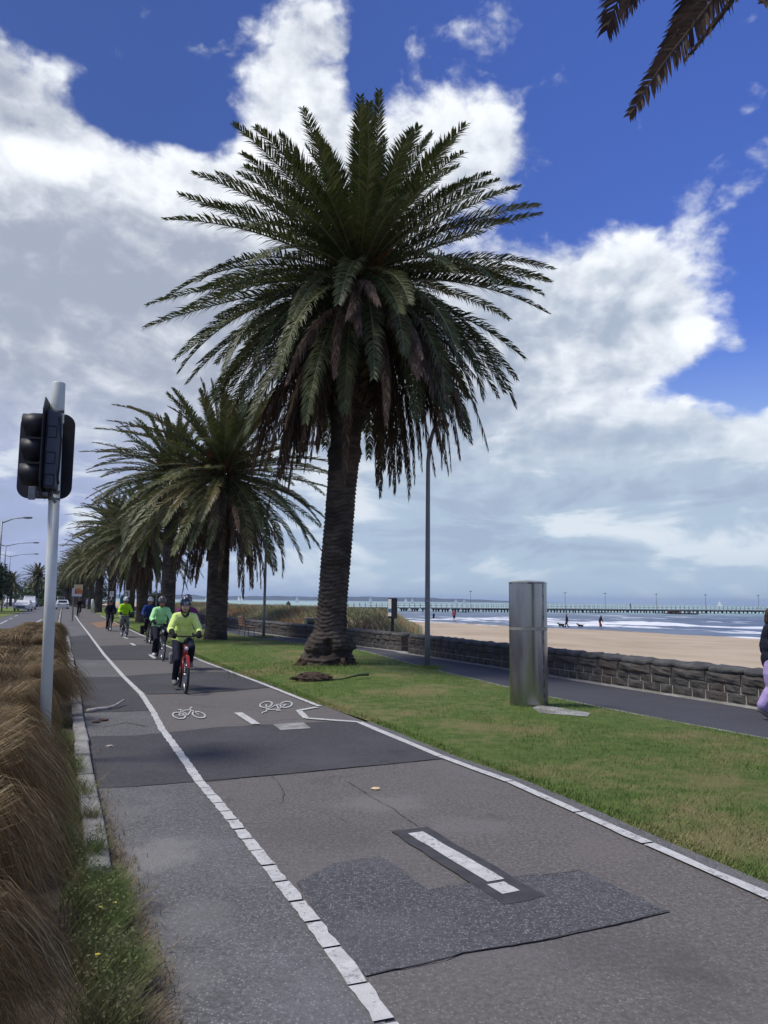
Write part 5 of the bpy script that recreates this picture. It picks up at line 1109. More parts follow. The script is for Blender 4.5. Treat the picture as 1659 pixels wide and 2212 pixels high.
def traffic_signal():
    # local frame: x = right, y = away along the path; board faces away, side lantern faces the road on the left
    b = DP(97, 1600, 8.2); b = Vector((b.x, 8.2, 0)); t = DP(127, 827, 8.2); hgt = t.z; lx = t.x - b.x
    r = empty('traffic_signal', b, rad(12), 'white traffic signal pole on the left, its black lanterns seen from behind', 'traffic signal')
    R = Matrix.Rotation(-rad(12), 3, 'Z'); L = R @ Vector((lx, 0, 0)); at = lambda z: L * (z / hgt) + Vector((0, 0, z))
    MB().tube([at(-.05), at(hgt - .42)], .057, 20).build('pole', M['polewhite'], r, True)
    s = MB(); s.tube([at(hgt - .45), at(hgt - .44), at(hgt - .01), at(hgt)], [.066, .069, .069, .064], 20); s.tube([at(hgt - .36), at(hgt - .35)], .0705, 20); s.build('pole_cap', M['polewhite'], r, True)
    zc = DP(127, 980, 8.2).z; c = at(zc)
    # lantern facing away: rounded backboard beyond the pole, housing and visors on its far side
    h1 = empty('signal_head', c + Vector((-.135, .17, .0)), -rad(6)); h1.parent = r
    MB().prism([Vector((x, 0, z)) for x, z in rrect(.58, .95, .13)], (0, 1, 0), .012).build('backboard', M['sigblack'], h1)
    MB().box((0, .09, 0), (.30, .16, .86), bev=.03).build('housing', M['sigblack'], h1)
    for k in (-1, 0, 1):
        v = MB(); v.tube([(0, .17, k * .28), (0, .40, k * .28)], .125, 20, False); v.build('visor', M['sigblack'], h1, True)
    # lantern facing the road: seen from its side
    h2 = empty('signal_head', c + Vector((-.012, -.09, 0.01)), rad(4)); h2.parent = r
    MB().box((-.0, .0, 0), (.135, .30, .84), bev=.022).build('housing', M['sigblue'], h2)
    hh = MB()
    for z in (.18, -.1, -.335): 
        hh = MB()
        for a, b_ in (((-.045, z + .06), (.045, z + .06)), ((-.045, z - .06), (.045, z - .06)), ((.045, z - .06), (.045, z + .06)), ((-.045, z - .06), (-.045, z + .06))): hh.tube([(a[0], -.152, a[1]), (b_[0], -.152, b_[1])], .0055, 6)
        hh.build('door_seal', M['sigblack'], h2)
    MB().prism([Vector((-.085, y, z)) for y, z in ((-.28, -.36), (-.28, .40), (-.17, .545), (.17, .545), (.28, .40), (.28, -.36), (.2, -.5), (-.2, -.5))], (1, 0, 0), .01).build('backboard', M['sigblack'], h2)
    for k in (-1, 0, 1):
        v = MB(); n = 26; z0 = k * .268; V = []
        for i in range(n + 1):                             # cowl cut away at the bottom front
            a = 2 * pi * i / n; cut = .185 + .035 * sstep(sin(a), -.9, .4)
            for x in (0, cut): V.append(Vector((-.09 - x, .122 * cos(a), z0 + .122 * sin(a) - .02 * x)))
        v.add(V, [(2 * i, 2 * i + 1, 2 * i + 3, 2 * i + 2) for i in range(n)]); v.tube([(-.088, 0, z0), (-.1, 0, z0)], .118, 20)
        o = v.build('visor', M['sigblack'], h2, True); so = o.modifiers.new('s', 'SOLIDIFY'); so.thickness = .005
    br = MB()
    br.box((-.1, -.03, -.47), (.16, .06, .05), bev=.01); br.tube([(.085, .02, -.44), (-.02, .02, -.44)], .022, 8); ub = MB(); ub.tube([(.085, .02, .45), (-.02, .02, .45)], .022, 8); ub.build('bracket', M['galv'], h2); fl_ = MB(); fl_.box((-.16, -.14, -.48), (.07, .012, .14), bev=.008); fl_.build('flap', M['galv'], h2); br.tube([(.0, .0, -.4), (.02, -.05, -.5), (.06, -.03, -.56)], .018, 8); br.build('bracket', M['galv'], h2)
    cb = MB(); cb.tube([(.01, -.13, .41), (.07, -.15, .33), (.09, -.14, .1), (.085, -.13, -.2), (.075, -.11, -.3), (.08, -.06, -.36)], .011, 8); cb.build('cable', M['sigblack'], h2, True)
    # band clamps
    for z in (zc - .5, zc + .46): k = MB(); k.tube([at(z - .012), at(z + .012)], .062, 18); k.build('clamp', M['galv'], r, True)
def column():
    c = Vector((2.36, 12.62, 0)); r = empty('display_column', c, rad(14), 'tall brushed steel oval column standing on the lawn beside the promenade', 'column'); z0, z1 = .07, 2.0
    def oval(n, k=1., z=0.): return [Vector((.315 * k * math.copysign(abs(cos(a)) ** .9, cos(a)), .24 * k * sin(a), z)) for a in [2 * pi * i / n for i in range(n)]]
    n = 64
    def shell(za, zb, k, nm, mt):
        mb = MB(); v = oval(n, k, za) + oval(n, k, zb); mb.add(v, [(i, (i + 1) % n, n + (i + 1) % n, n + i) for i in range(n)] + ([tuple(range(n)), tuple(range(n, 2 * n))] if zb - za < .2 else [])); o = mb.build(nm, mt, r)
        me = o.data; me.polygons.foreach_set('use_smooth', [len(p.vertices) == 4 and zb - za > .2 for p in me.polygons]); return o
    shell(z0, 1.26, 1., 'lower_panel', M['steel']); shell(1.262, 1.305, 1.006, 'band', M['steelband']); shell(1.307, z1, 1., 'upper_panel', M['steel'])
    shell(z1 + .001, z1 + .022, 1.012, 'rim', M['steelrim'])
    cp = MB(); v = oval(n, 1.0, z1 + .024) + oval(n, .9, z1 + .04) + [Vector((0, 0, z1 + .062))]; cp.add(v, [(i, (i + 1) % n, n + (i + 1) % n, n + i) for i in range(n)] + [(n + i, n + (i + 1) % n, 2 * n) for i in range(n)]); cp.build('cap', M['steelband'], r)
    shell(-.03, z0 - .002, .72, 'plinth', M['dark'])
    sm = MB()
    for a_ in (-58, -61.5):
        a = rad(a_); p = Vector((.3165 * cos(a) ** .9, .2415 * sin(a), 0)); sm.tube([p + Vector((0, 0, z0 + .005)), p + Vector((0, 0, 1.26))], .0035, 6); sm.tube([p + Vector((0, 0, 1.31)), p + Vector((0, 0, z1 - .005))], .0035, 6)
    sm.build('door_seam', M['steelrim'], r)
    sheet('concrete_slab', [G(*q, .05) for q in [(1165, 1528), (1205, 1533), (1275, 1545), (1270, 1553), (1165, 1545), (1150, 1534)]], .085, M['pale'], 'pale concrete slab beside the foot of the steel column', 'slab')
def lamp_post(p, h, label, R=.06, side=1, head=True):
    r = empty('lamp_post', p, 0, label, 'lamp post', 'grey lamp posts along the promenade')
    MB().tube([(0, 0, -.05), (0, 0, 1.), (0, 0, h - 1.1), (.04 * side, 0, h - .65), (.12 * side, 0, h - .3), (.22 * side, 0, h - .04), (.3 * side, 0, h)], [R * 1.1, R, R * .8, R * .78, R * .7, R * .6, R * .5], 14).build('pole', M['lampgrey'], r, True)
    hd = MB(); hd.lathe([(.03, .22), (.05, .12), (.13, .06), (.15, 0), (.13, -.02)], 18, (.42 * side, 0, h - .12)); hd.tube([(.28 * side, 0, h), (.40 * side, 0, h + .02)], .03, 8); ho = hd.build('lamp_head', M['lampgrey'], r, True)
    MB().ell((.42 * side, 0, h - .15), (.115, .115, .05)).build('lamp_glass', M['lens'], ho, True)
    tp = MB(); tp.tube([(0, 0, 1.68), (0, 0, 1.72)], R * 1.06, 14); tp.build('band', M['steelband'], r, True); return r
def furniture():
    lamp_post(Vector((1.14, 19.85, 0)), 6.42, 'grey lamp post right of the main palm, its head behind the hanging fronds', .068)
    lamp_post(Vector((-5.4, 35.3, 0)), 6.6, 'grey lamp post between the main palm and the second palm', .065); lamp_post(DP(446, 1345, 50).xy.to_3d(), 6.6, 'grey lamp post just left of the second palm trunk', .065)
    lamp_post(DP(336, 1335, 78).xy.to_3d(), 6.6, 'thin grey lamp post rising from the round bush', .065); p = DP(266, 1330, 78); lamp_post(Vector((p.x, p.y, 0)), 4.3, 'short lamp post with a pale head among the far palms', .06)
    # street lights with arms over the road
    for (px, Y, h, arms, lb) in ((-8, 62, 7.9, (1.9,), 'tall street light cut by the left edge, arm topmost in the sky'), (4, 92, 8.0, (3.3, -3.), 'tall double street light at the left edge of the road'), (15, 116, 8.0, (3.6, -3.), 'thinner double street light farther along the road')):
        q = DP(px, 1310, Y); r = empty('street_light', Vector((q.x, Y, -.1)), 0, lb, 'street light', 'street lights along the road'); MB().tube([(0, 0, 0), (0, 0, h)], [.09, .06], 10).build('pole', M['galv'], r, True)
        for a in arms:
            am = MB(); am.tube([(0, 0, h - .15), (a * .5, 0, h + .22), (a, 0, h + .3)], [.05, .04, .035], 8); ao = am.build('arm', M['galv'], r, True); hd = MB(); hd.ell((a * 1.08, 0, h + .3), (.42, .16, .09)); hd.build('lamp_head', M['sigblue'], ao, True)
    # info sign behind the wall
    q = DP(848, 1360, 27.6); r = empty('info_sign', Vector((q.x, 27.6, -.05)), rad(40), 'black slab info sign on a post beside the gap in the sea wall', 'sign')
    MB().tube([(0, 0, -.1), (0, 0, 1.2)], .075, 4).build('post', M['dark'], r); MB().box((0, 0, 1.5), (.27, .2, .72), bev=.015).build('panel', M['dark'], r)
    fc = MB(); fc.box((-.139, 0, 1.52), (.008, .165, .6)); fo = fc.build('sign_face', M['signwhite'], r); MB().box((-.145, 0, 1.42), (.006, .16, .13)).build('sign_stripe', M['signblue'], fo)
    # bench facing the sea
    r = empty('bench', Vector((-6.45, 36.0, 0)), rad(22.5 + 90), 'bench with reddish timber slats on the promenade, seen past the second palm', 'bench')
    s = MB(); b = MB()
    for k in range(4): s.box((0, -.05 - .12 * k, .45), (1.5, .095, .035), bev=.006)
    for k in range(4): b.box((0, .05 + .03 * k, .55 + .115 * k), (1.5, .03, .095), bev=.006)
    s.build('seat', M['timber'], r); b.build('backrest', M['timber'], r)
    for x in (-.6, .6): l = MB(); l.tube([(x, -.38, -.0), (x, -.36, .42), (x, .02, .43), (x, .17, .95)], .022, 6); l.tube([(x, .03, .43), (x, .1, 0)], .022, 6); l.build('leg', M['galv'], r)
    # bin half hidden by the main palm
    q = DP(668, 1390, 37); r = empty('litter_bin', Vector((q.x, 37, -.05)), rad(22), 'green litter bin peeping out left of the main palm trunk', 'bin')
    bm_ = MB(); bm_.box((0, 0, .42), (.42, .42, .8), bev=.04); bm_.build('body', M['binG'], r); MB().box((0, 0, .88), (.46, .46, .09), bev=.03).build('lid', M['galv'], r); MB().box((0, -.212, .68), (.28, .012, .12)).build('opening', M['dark'], r)
    # small signs on posts by the path
    for px, Y, mk, lb in ((272, 57, 7, 'white sign plate with a black mark on a post, right one of two'), (238.5, 75, 1, 'smaller white sign plate on a post, left one of two')):
        q = DP(px, 1340, Y); r = empty('path_sign', Vector((q.x, Y, 0)), HEAD + pi / 2, lb, 'sign', 'white path signs'); z = DP(px, 1283, Y).z
        MB().tube([(0, 0, -.05), (0, 0, z + .25)], .03, 8).build('post', M['signwhite'], r); MB().box((0, -.04, z), (.36, .012, .52), bev=.004).build('plate', M['signwhite'], r)
        g = MB(); g.box((-.05, -.048, z + .1), (.14, .004, .05)); g.box((.03, -.048, z - .02), (.05, .004, .2)); g.build('symbol', M['dark'], r)
    # bus stop sign group
    q = DP(163, 1340, 58); r = empty('stop_sign', Vector((q.x, 58, 0)), HEAD + pi / 2, 'cream and orange stop sign on a tall silver post beside the far path', 'sign'); z = DP(163, 1275, 58).z
    MB().tube([(-.2, 0, 0), (-.2, 0, z + .45)], .035, 8).build('post', M['galv'], r); MB().box((.08, -.05, z + .22), (.62, .02, .42)).build('plate', M['signcream'], r); MB().box((.16, -.05, z - .12), (.46, .02, .24)).build('lower_plate', M['signorange'], r); MB().box((.0, -.05, z - .36), (.7, .02, .2)).build('name_plate', M['signwhite'], r); MB().box((.05, -.062, z + .08), (.4, .006, .1)).build('sign_stripe', M['signorange'], r)
    q = DP(155.5, 1345, 56); r = empty('timetable_sign', Vector((q.x, 56, 0)), HEAD + pi / 2, 'narrow white sign on a silver post left of the orange stop sign', 'sign'); MB().tube([(0, 0, 0), (0, 0, z + .2)], .035, 8).build('post', M['galv'], r); MB().box((-.02, -.05, z - .15), (.2, .02, .55)).build('plate', M['signwhite'], r)
    for k, (px, yy) in enumerate(((150, 1349), (168, 1338))):
        pass
    q = DP(198.5, 1327, 95); r = empty('bollard', Vector((q.x, 95, 0)), 0, 'white bollard post at the lawn edge before the far palms', 'bollard'); MB().tube([(0, 0, 0), (0, 0, 1.5), (0, 0, 1.56)], [.16, .16, .1], 12).build('post', M['signwhite'], r, True)
    q = DP(257, 1335, 60); r = empty('beach_banner', Vector((q.x, 60, 0)), HEAD + pi / 2, 'teal cloth banner on a pole beside the right white sign', 'banner'); MB().tube([(.4, 0, 0), (.4, 0, 2.5)], .02, 6).build('pole', M['galv'], r)
    v = [(.0 + .38 * u, .06 * sin(u * 9 + w * 4), (.5) + 1.7 * w * (.72 + .28 * u)) for w in [i / 8 for i in range(9)] for u in [j / 8 for j in range(9)]]; MB().add(v, [(i * 9 + j, i * 9 + j + 1, (i + 1) * 9 + j + 1, (i + 1) * 9 + j) for i in range(8) for j in range(8)]).build('cloth', M['teal'], r, True)
    # fallen things
    p = G(676, 1470, .06); h = MB()
    for k in range(120):
        a = rnd.uniform(0, 2 * pi); q_ = rnd.uniform(.0, .36); c = Vector((q_ * cos(a) * 1.0, q_ * sin(a) * .6, .13 * (1 - (q_ / .4) ** 2))); d = Vector((rnd.uniform(.12, .3), rnd.uniform(-.12, .12), rnd.uniform(-.06, .05)))
        h.tube([c - d * .5, c + Vector((0, 0, .02)), c + d * .5], [.012, rnd.uniform(.018, .04), .008], 5)
    h.ell((0, 0, .02), (.36, .22, .12)); o = h.build('palm_husk', M['husk']); o.location = p; tag(o, 'brown fibrous palm husk lying on the lawn before the main palm', 'palm debris')
    a = G(705, 1468, .07); b = G(740, 1466, .1); c = G(796, 1457, .16); MBb = MB().tube([a, b, b.lerp(c, .6) + Vector((0, 0, .03)), c], [.025, .018, .03, .03], 8); tag(MBb.build('fallen_stalk', M['leafmid'], None, True), 'greenish stalk lying on the lawn beside the brown husk', 'palm debris')
    pts = [G(190, 1536, .03), G(212, 1532, .03), G(232, 1530, .03), G(250, 1524, .05), G(268, 1512, .09)]; tag(MB().tube(pts, [.034, .03, .026, .024, .016], 8).build('fallen_stalk', M['bleach'], None, True), 'bleached curved palm stalk lying across the footpath by the kerb', 'palm debris')
    for (x, y, s_, lb) in ((236, 1612, .05, 'small crumpled leaf on the dark footpath patch'), (222, 1556, .08, 'dark clod of dirt by the kerb near the fallen stalk'), (207, 1560, .06, 'smaller dark clod nearest the kerb'), (812, 1703, .045, 'pale yellow leaf on the cycle path beyond the nearest dash')):
        p = G(x, y, .012); m_ = MB(); bm = bmesh.new(); bmesh.ops.create_icosphere(bm, subdivisions=2, radius=1.)
        for v in bm.verts: v.co = Vector((v.co.x * s_, v.co.y * s_ * .6, v.co.z * s_ * .3)) * (1 + .5 * mn.noise(v.co * 2 + p))
        bm.verts.index_update(); m_.add([v.co.copy() for v in bm.verts], [[v.index for v in f.verts] for f in bm.faces]); bm.free(); o = m_.build('fallen_leaf' if 'leaf' in lb else 'clod', M['signcream'] if 'yellow' in lb else (M['bleach'] if 'leaf' in lb else M['husk'])); o.location = p; tag(o, lb, 'litter')
    p = G(394, 1374, .08); h = MB(); h.tube([p - NV * .9 + DV * .3, p, p + NV * .8 - DV * .2], [.1, .16, .08], 8); h.tube([p, p + Vector((.4, .2, .3))], [.06, .02], 6); tag(h.build('fallen_frond', M['husk'], None, True), 'brown dead frond lying on the lawn edge beside the neon rider', 'palm debris')
    # rubble at the foot of the wall
    h = MB(); a, b = G(1590, 1527), G(1690, 1542)
    q = G(1470, 1508)
def pier():
    A = Vector((-14, 197, 0)); B = Vector((62, 226, 0)); Cc = Vector((190, 262, 0))
    root = empty('pier', A, 0, 'long low timber and concrete pier crossing the bay on dark piles', 'pier'); loc = lambda p: Vector(p) - A
    line = [A.lerp(B, i / 40) for i in range(40)] + [B.lerp(Cc, i / 60) for i in range(61)]
    zd = .0; dk = MB(); L = 0.
    for a, b in ((A, B), (B, Cc)):
        d = (b - a).normalized(); R = Matrix.Rotation(math.atan2(d.y, d.x), 3, 'Z'); dk.box(loc((a + b) / 2 + Vector((0, 0, zd))), ((b - a).length + 1.2, 4.2, .28), R)
    dk.build('deck', M['pierdeck'], root)
    bents = MB(); rl = MB(); posts = MB(); tot = (B - A).length + (Cc - B).length
    def at(s_):
        l1 = (B - A).length
        return A.lerp(B, s_ / l1) if s_ < l1 else B.lerp(Cc, min(1, (s_ - l1) / (Cc - B).length))
    s_ = 0.; k = 0; 
    while s_ < tot:
        p = at(s_); d = (at(min(tot, s_ + 1)) - at(max(0, s_ - 1))).normalized(); n = Vector((-d.y, d.x, 0)); R = Matrix.Rotation(math.atan2(d.y, d.x), 3, 'Z'); b = MB()
        b.box(loc(p + Vector((0, 0, zd - .3))), (.9, 4.0, .3), R)
        for o in (-1.7, 0, 1.7): b.tube([loc(p + n * o + Vector((0, 0, zd - .2))), loc(p + n * o + Vector((0, 0, -3)))], .19, 8)
        b.tube([loc(p - n * 1.9 - d * .5 + Vector((0, 0, zd - .2))), loc(p - n * 1.9 + d * .2 + Vector((0, 0, -1.4)))], .12, 6)
        b.build('pile_bent', M['pile'], root); s_ += 3.1 if k % 5 else 2.7; k += 1
    s_ = 0.
    while s_ < tot:
        p = at(s_); d = (at(min(tot, s_ + 1)) - at(max(0, s_ - 1))).normalized(); n = Vector((-d.y, d.x, 0))
        for o in (-1.95, 1.95): posts.tube([loc(p + n * o + Vector((0, 0, zd + .1))), loc(p + n * o + Vector((0, 0, zd + 1.15)))], .07, 5)
        s_ += 1.55
    tag(posts.build('rail_posts', M['rail'], root), kind='stuff')
    for a, b in ((A, B), (B, Cc)):
        d = (b - a).normalized(); n = Vector((-d.y, d.x, 0))
        for o in (-1.95, 1.95):
            for z in (1.15, .62): rl.tube([loc(a + n * o + Vector((0, 0, zd + z))), loc(b + n * o + Vector((0, 0, zd + z)))], .055, 5)
    rl.build('railing', M['rail'], root)
    for x, lb in ((884, 'pier lamp seen just right of the main palm trunk'), (1378, 'pier lamp between the lamp post and the steel column'), (1089, 'pier lamp behind the sail left of the info sign'), (1660, 0)):
        pass
    for x, lb in ((696 - 2, 'pier lamp just right of the main palm trunk'), (1018, 'pier lamp between the grey lamp post and the steel column'), (1224, 'first pier lamp right of the steel column'), (1311, 'pier lamp above the woman in red shorts'), (1423, 'pier lamp left of the dark barge'), (1530, 'pier lamp right of the dark barge'), (1645, 'pier lamp nearest the right edge')):
        best = min((at(s) for s in np.linspace(0, tot, 800)), key=lambda p: abs(PX((p.x, p.y, 0))[0] - x)); r = empty('pier_lamp', best + Vector((0, 1.5, zd)), 0, lb, 'lamp', 'lamps along the pier')
        MB().tube([(0, 0, 0), (0, 0, 4.6)], [.07, .05], 6).build('pole', M['galv'], r); hd = MB(); hd.box((0, 0, 4.62), (.75, .3, .16), bev=.03); hd.build('lamp_head', M['sigblue'], r)
    # barge moored below the pier, person on it
    q = DP(1455, 1325, 225); b = MB(); b.prism([Vector((x, -.9, z)) for x, z in ((-4.2, .0), (-4.6, .55), (4.6, .5), (4.1, 0))], (0, 1, 0), 1.8); b.box((-2.2, 0, .85), (3.0, 1.4, .5), bev=.1)
    for k in range(5): b.tube([(-3 + k * 1.4, -.4, .5), (-3.4 + k * 1.5, .3, 1.25)], .12, 6)
    o = b.build('barge', mat('barge_red', (.09, .025, .02), (.02, .018, .018), 1.2, .7)); o.location = (q.x, q.y - 6, -1.35); tag(o, 'dark red low barge moored below the pier', 'boat')
    p = DP(1365, 1307, 228); make_person(walk_pose(.1), dict(skin=M['skin2'], top=M['black'], legs=M['black'], shoe=M['black'], hair=M['hair_b']), 'tiny dark figure standing on the pier right of the beach walkers', Vector((p.x, 229.5, zd + .15)), 0, 1., None, 0)
    # sailing boats far out
    for i, (px, Y, h, lb) in enumerate(((700 * 0 + 699, 1250, 9, 'white sail leftmost in the open water past the second palm'), (708, 1250, 9, 'white sail close to the leftmost sail'), (870, 1000, 8.5, 'white sail just left of the main palm trunk'), (1085, 1050, 11, 'taller white sail left of the black info sign'), (1189, 1150, 8.5, 'white sail left of the grey lamp post'), (1208, 1150, 9, 'white sail touching the right of that pair beside the info sign'), (1336, 1200, 8, 'white sail right of the grey lamp post'), (1360, 1200, 8.5, 'white sail farther right of the grey lamp post, left of the steel column'), (2108, 900, 8, 'white sail above the pier at the right'), (640, 1600, 9, 'small pale sail seen between the two nearest palms'), (603, 1700, 8, 'tiny pale sail beside the second palm trunk'))):
        x = px / 1.3562; q = DP(x, 1305, Y); r = empty('sailing_boat', Vector((q.x, Y, -1.3)), rnd.uniform(-.5, .5), lb, 'sailing boat', 'sailing boats on the bay')
        MB().prism([Vector((a, -.6, z)) for a, z in ((-2.4, .1), (-2.6, .9), (2.9, 1.), (2.2, .1))], (0, 1, 0), 1.2).build('hull', M['hull'], r)
        MB().tube([(.3, 0, .8), (.3, 0, h)], .09, 6).build('mast', M['galv'], r)
        sl = MB(); K = 8; v = []
        for k in range(K + 1):
            u = k / K; z = 1.5 + (h - 1.6) * u; w_ = 3.0 * (1 - u) ** .8; v += [(.2, .02, z), (.2 - w_ * .5, .35 * (1 - u), z), (.2 - w_, .15 * (1 - u), z), (.2 - w_, .11 * (1 - u), z), (.2 - w_ * .5, .31 * (1 - u), z), (.2, -.02, z)]
        sl.add(v, [(k * 6 + j, k * 6 + (j + 1) % 6, k * 6 + 6 + (j + 1) % 6, k * 6 + 6 + j) for k in range(K) for j in range(6)]); sl.add([(.4, 0, 1.2), (2.8, 0, 1.1), (.4, 0, h * .8), (.4, .05, 1.2), (2.8, .05, 1.1), (.4, .05, h * .8)], [(0, 1, 2), (3, 5, 4), (0, 3, 4, 1), (1, 4, 5, 2), (2, 5, 3, 0)]); sl.build('sail', M['sail'], r)
    q = DP(642, 1318, 210); r = empty('channel_marker', Vector((q.x, 190, -1.4)), 0, 'dark marker post standing in the shallows left of the main palm', 'marker'); MB().tube([(0, 0, -1), (0, 0, 2.2)], .14, 8).build('post', M['pile'], r); MB().lathe([(.5, 1.7), (.55, 2.3), (.05, 2.9)], 10).build('topmark', M['pile'], r)
def car(p, rz, paint, label, kind='sedan', group='cars on the road'):
    r = empty('car', p, rz, label, 'car', group); H_ = {'sedan': 1.42, 'wagon': 1.62, 'van': 1.95}[kind]; L2 = 2.25
    side = {'sedan': [(-2.25, .35), (-2.2, .85), (-1.6, .95), (-1.0, H_ - .03), (.35, H_), (1.1, .98), (2.1, .82), (2.28, .45), (2.2, .28), (-2.15, .28)],
            'wagon': [(-2.25, .35), (-2.22, .95), (-1.95, H_ - .1), (-1.6, H_), (.4, H_), (1.15, 1.08), (2.1, .95), (2.28, .5), (2.2, .3), (-2.15, .3)],
            'van': [(-2.3, .35), (-2.3, H_ - .1), (-2.2, H_), (1., H_), (1.5, 1.25), (2.2, 1.05), (2.35, .5), (2.25, .3), (-2.2, .3)]}[kind]
    b = MB(); rows = []
    for y, k, dz in ((-.86, .985, 0), (-.80, 1., 0), (.80, 1., 0), (.86, .985, 0)):
        rows.append([Vector((x * k, y * (1 - .16 * sstep(z, .9, H_)), z)) for x, z in side])
    n = len(side); b.add(sum(rows, []), [(i * n + j, i * n + (j + 1) % n, (i + 1) * n + (j + 1) % n, (i + 1) * n + j) for i in range(3) for j in range(n)] + [tuple(range(n)), tuple(range(3 * n, 4 * n))]); b.build('body', paint, r)
    def q4(name, pts, m): g = MB(); a, b_, c, d = [Vector(x) for x in pts]; nn = (b_ - a).cross(d - a).normalized() * .012; g.prism([a, b_, c, d], nn.normalized(), .012); return g.build(name, m, r)
    xb, xf = (-1.55, 1.05) if kind == 'sedan' else ((-2.12, 1.1) if kind == 'wagon' else (-2.31, 1.5)); zb = 1.0
    xr = -1.05 if kind == 'sedan' else (-1.95 if kind == 'wagon' else -2.28); zt = H_ - .08
    q4('rear_window', [(xb - .02, -.66, zb), (xb - .02, .66, zb), (xr - .03, .58, zt), (xr - .03, -.58, zt)], M['carglass']); q4('windscreen', [(xf + .03, .68, zb + .0), (xf + .03, -.68, zb), (.42 if kind != 'van' else 1.07, -.58, zt), (.42 if kind != 'van' else 1.07, .58, zt)], M['carglass'])
    for s in (1, -1): q4('side_window', [(xb + .25, .845 * s, zb + .02), (xf - .22, .845 * s, zb + .02), (.3, .735 * s, zt), (xr + .2, .735 * s, zt)], M['carglass'])
    for x in (-1.35, 1.35):
        for s in (1, -1): w = MB(); w.torus((x, .80 * s, .32), .23, .09, n=20); wo = w.build('wheel', M['rubber'], r, True); MB().tube([(x, .74 * s, .32), (x, .87 * s, .32)], .19, 14).build('rim', M['alloy'], wo)
    for s in (1, -1): MB().box((-2.235, .62 * s, .8), (.06, .3, .16), bev=.02).build('tail_light', M['tail'], r); MB().box((2.19, .6 * s, .7), (.09, .34, .14), bev=.02).build('headlight', M['lens'], r)
    MB().box((-2.255, 0, .62), (.03, .5, .12)).build('number_plate', M['signwhite'], r); MB().box((2.26, 0, .55), (.05, 1.0, .18), bev=.02).build('grille', M['dark'], r); return r
def cars():
    W_ = mat('white_car_paint', (.68, .69, .70), None, rough=.25); S_ = mat('silver_car_paint', (.34, .36, .4), None, rough=.25, metal=.5); D_ = mat('dark_car_paint', (.06, .07, .09), None, rough=.25)
    up = math.atan2(.924, -.383)
    def at(px, py): return G(px, py, -.06)
    car(at(50, 1320), up + pi - .1, W_, 'white car nearest on the left side of the road, facing the viewer'); p = at(36, 1317.5); car(p + Vector((-1, 6, 0)), up + pi, W_, 'white high-roofed van behind the white car by the dark tree', 'van')
    car(at(70, 1311), up + pi, D_, 'dark grey car right of the white cars, near the median palm', 'wagon'); car(at(133.5, 1316), up + .05, W_, 'white car just right of the signal pole, seen from behind'); 
    p = at(131, 1309); car(p, up, S_, 'silver van beyond the white car right of the signal pole', 'van'); p = at(176, 1308.5); car(p + Vector((0, 0, 0)), up, W_, 'white van parked far off below the palm crowns', 'van', 'parked cars far off'); p = at(182, 1308); car(p, up, W_, 'second white parked vehicle far off, by the palm trunks', 'wagon', 'parked cars far off')
    car(at(20, 1309), up + pi, W_, 'tiny white car under the dark tree at the left edge', 'sedan', 'parked cars far off')
def tree(name, p, h, rx, rz_, label, group, leaf, n=2600, lw=.28, cat='tree', trunk=True, seed=0, zc=.62):
    r = random.Random(seed); root = empty(name, p, 0, label, cat, group)
    blobs = []
    for k in range(16): a = r.uniform(0, 2 * pi); q = rx * r.uniform(.1, .75); blobs.append((Vector((q * cos(a), q * sin(a), h * zc + rz_ * r.uniform(-.75, .75) * (1 - .5 * q / rx))), rx * r.uniform(.28, .5)))
    if trunk:
        t = MB(); t.tube([(0, 0, -.1), (.1, 0, h * .3), (0, .1, h * .6)], [h * .035, h * .028, h * .015], 8)
        for c, q in blobs[:7]: t.tube([(.05, 0, h * .28), c * .6 + Vector((0, 0, h * .12)), c], [h * .018, h * .011, .02], 6)
        t.build('trunk', M['bark'], root, True)
    V = []; Fs = []
    for k in range(n):
        c, q = blobs[r.randrange(len(blobs))]; d = Vector((r.gauss(0, 1), r.gauss(0, 1), r.gauss(0, 1))).normalized(); pt = c + d * q * r.uniform(.55, 1.08); u = Vector((r.gauss(0, 1), r.gauss(0, 1), r.gauss(0, .6))).normalized(); w = u.cross(d).normalized() if abs(u.dot(d)) < .98 else Vector((0, 0, 1))
        L = lw * r.uniform(.6, 1.3); i = len(V); V += [pt - u * L, pt + w * L * .35, pt + u * L, pt - w * L * .35]; Fs.append((i, i + 1, i + 2, i + 3))
    me = bpy.data.meshes.new('crown'); me.from_pydata([tuple(v) for v in V], [], Fs); link('crown', me, leaf, root); return root
def haze():
    m = bpy.data.materials.new('sea_haze'); m.use_nodes = True; nt = m.node_tree; nt.nodes.clear(); o = nt.nodes.new('ShaderNodeOutputMaterial'); v = nt.nodes.new('ShaderNodeVolumePrincipled'); nt.links.new(v.outputs[0], o.inputs['Volume'])
    v.inputs['Density'].default_value = HAZE; v.inputs['Color'].default_value = (.62, .76, 1., 1); v.inputs['Anisotropy'].default_value = .2
    b = MB(); b.box((0, 0, 45), (42000, 42000, 112)); tag(b.build('haze', m), 'thin blue sea haze over the bay', 'haze', kind='stuff')
HAZE = 7e-5
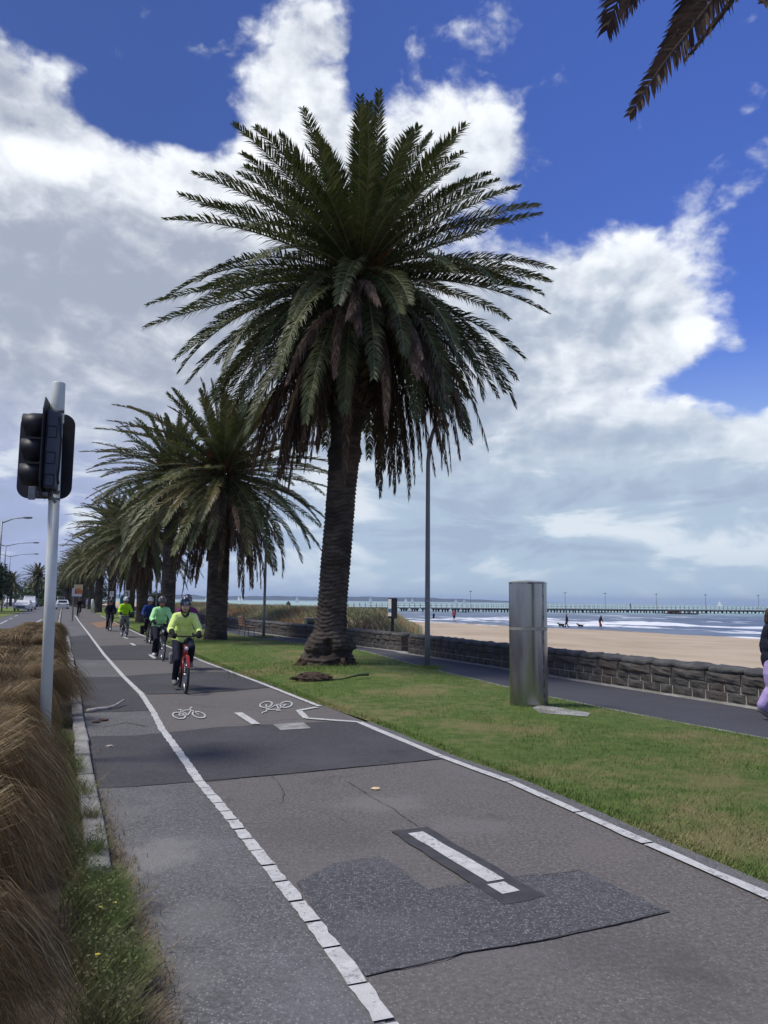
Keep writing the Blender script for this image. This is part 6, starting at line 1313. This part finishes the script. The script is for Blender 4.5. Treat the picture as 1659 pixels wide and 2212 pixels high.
def trees():
    q = DP(6, 1320, 95); tree('broadleaf_tree', Vector((q.x - 1.5, 95, -.1)), 6.6, 3.6, 2.4, 'dense dark tree at the left edge beside the road', 'trees by the road', M['leafdark'], 5200, .3, seed=3, zc=.5)
    q = DP(-14, 1320, 84); tree('broadleaf_tree', Vector((q.x - 1.5, 84, -.1)), 6.8, 3.2, 2.6, 'dark tree cut off by the left edge of the picture', 'trees by the road', M['leafdark'], 3200, .3, seed=5, zc=.5)
    for i, (px, Y, h, rx, lb) in enumerate(((62, 260, 6., 9., 'far green tree belt left end behind the cars'), (90, 270, 5.5, 9., 'far green trees behind the median palm trunk'), (112, 265, 6., 7., 'far green trees beside the signal pole'), (150, 300, 7.5, 9., 'far dark trees right of the signal pole'), (176, 290, 8, 9., 'far dark trees behind the white parked vans'), (205, 310, 7., 9., 'far dark trees closing the view behind the palm trunks'))):
        q = DP(px, 1300, Y); tree('distant_tree', Vector((q.x, Y, -.2)), h, rx, h * .45, lb, 'far tree belt', M['leafdark'] if i > 2 else M['leafmid'], 1500, .7, seed=20 + i, zc=.48)
    q = DP(340, 1320, 92); tree('round_bush', Vector((q.x, 92, 0)), 3.3, 1.7, 1.3, 'round green bush between the palm trunks by the promenade', None, M['leafmid'], 1800, .16, cat='bush', seed=9, zc=.5)
    q = DP(88, 1318, 150); tree('low_bush', Vector((q.x, 150, -.1)), 1.8, 2.2, .8, 'low yellowish bush under the lone median palm', None, M['leafmid'], 700, .22, cat='bush', seed=11, zc=.4)
    # median strip
    a = [G(*q, -.05) for q in [(-120, 1362), (0, 1334), (50, 1322), (53, 1318), (30, 1312), (-120, 1318)]]
    sheet('median', a, -.045, M['lawn'], 'grassy road median on the far left under the dark tree', 'median')
# ================================================================ BUILD
world(); obj_mats(); setting(); walls(); grasses(); palms(); riders(); walkers(); traffic_signal(); column(); furniture(); pier(); cars(); trees(); haze()
vs = sc.view_settings; sc.display_settings.display_device = 'sRGB'; vs.view_transform = 'Standard'; vs.look = 'None'; vs.exposure = .28; vs.gamma = 1.; vs.use_curve_mapping = False
sc.cycles.max_bounces = 6; sc.cycles.transparent_max_bounces = 8; sc.cycles.use_denoising = True
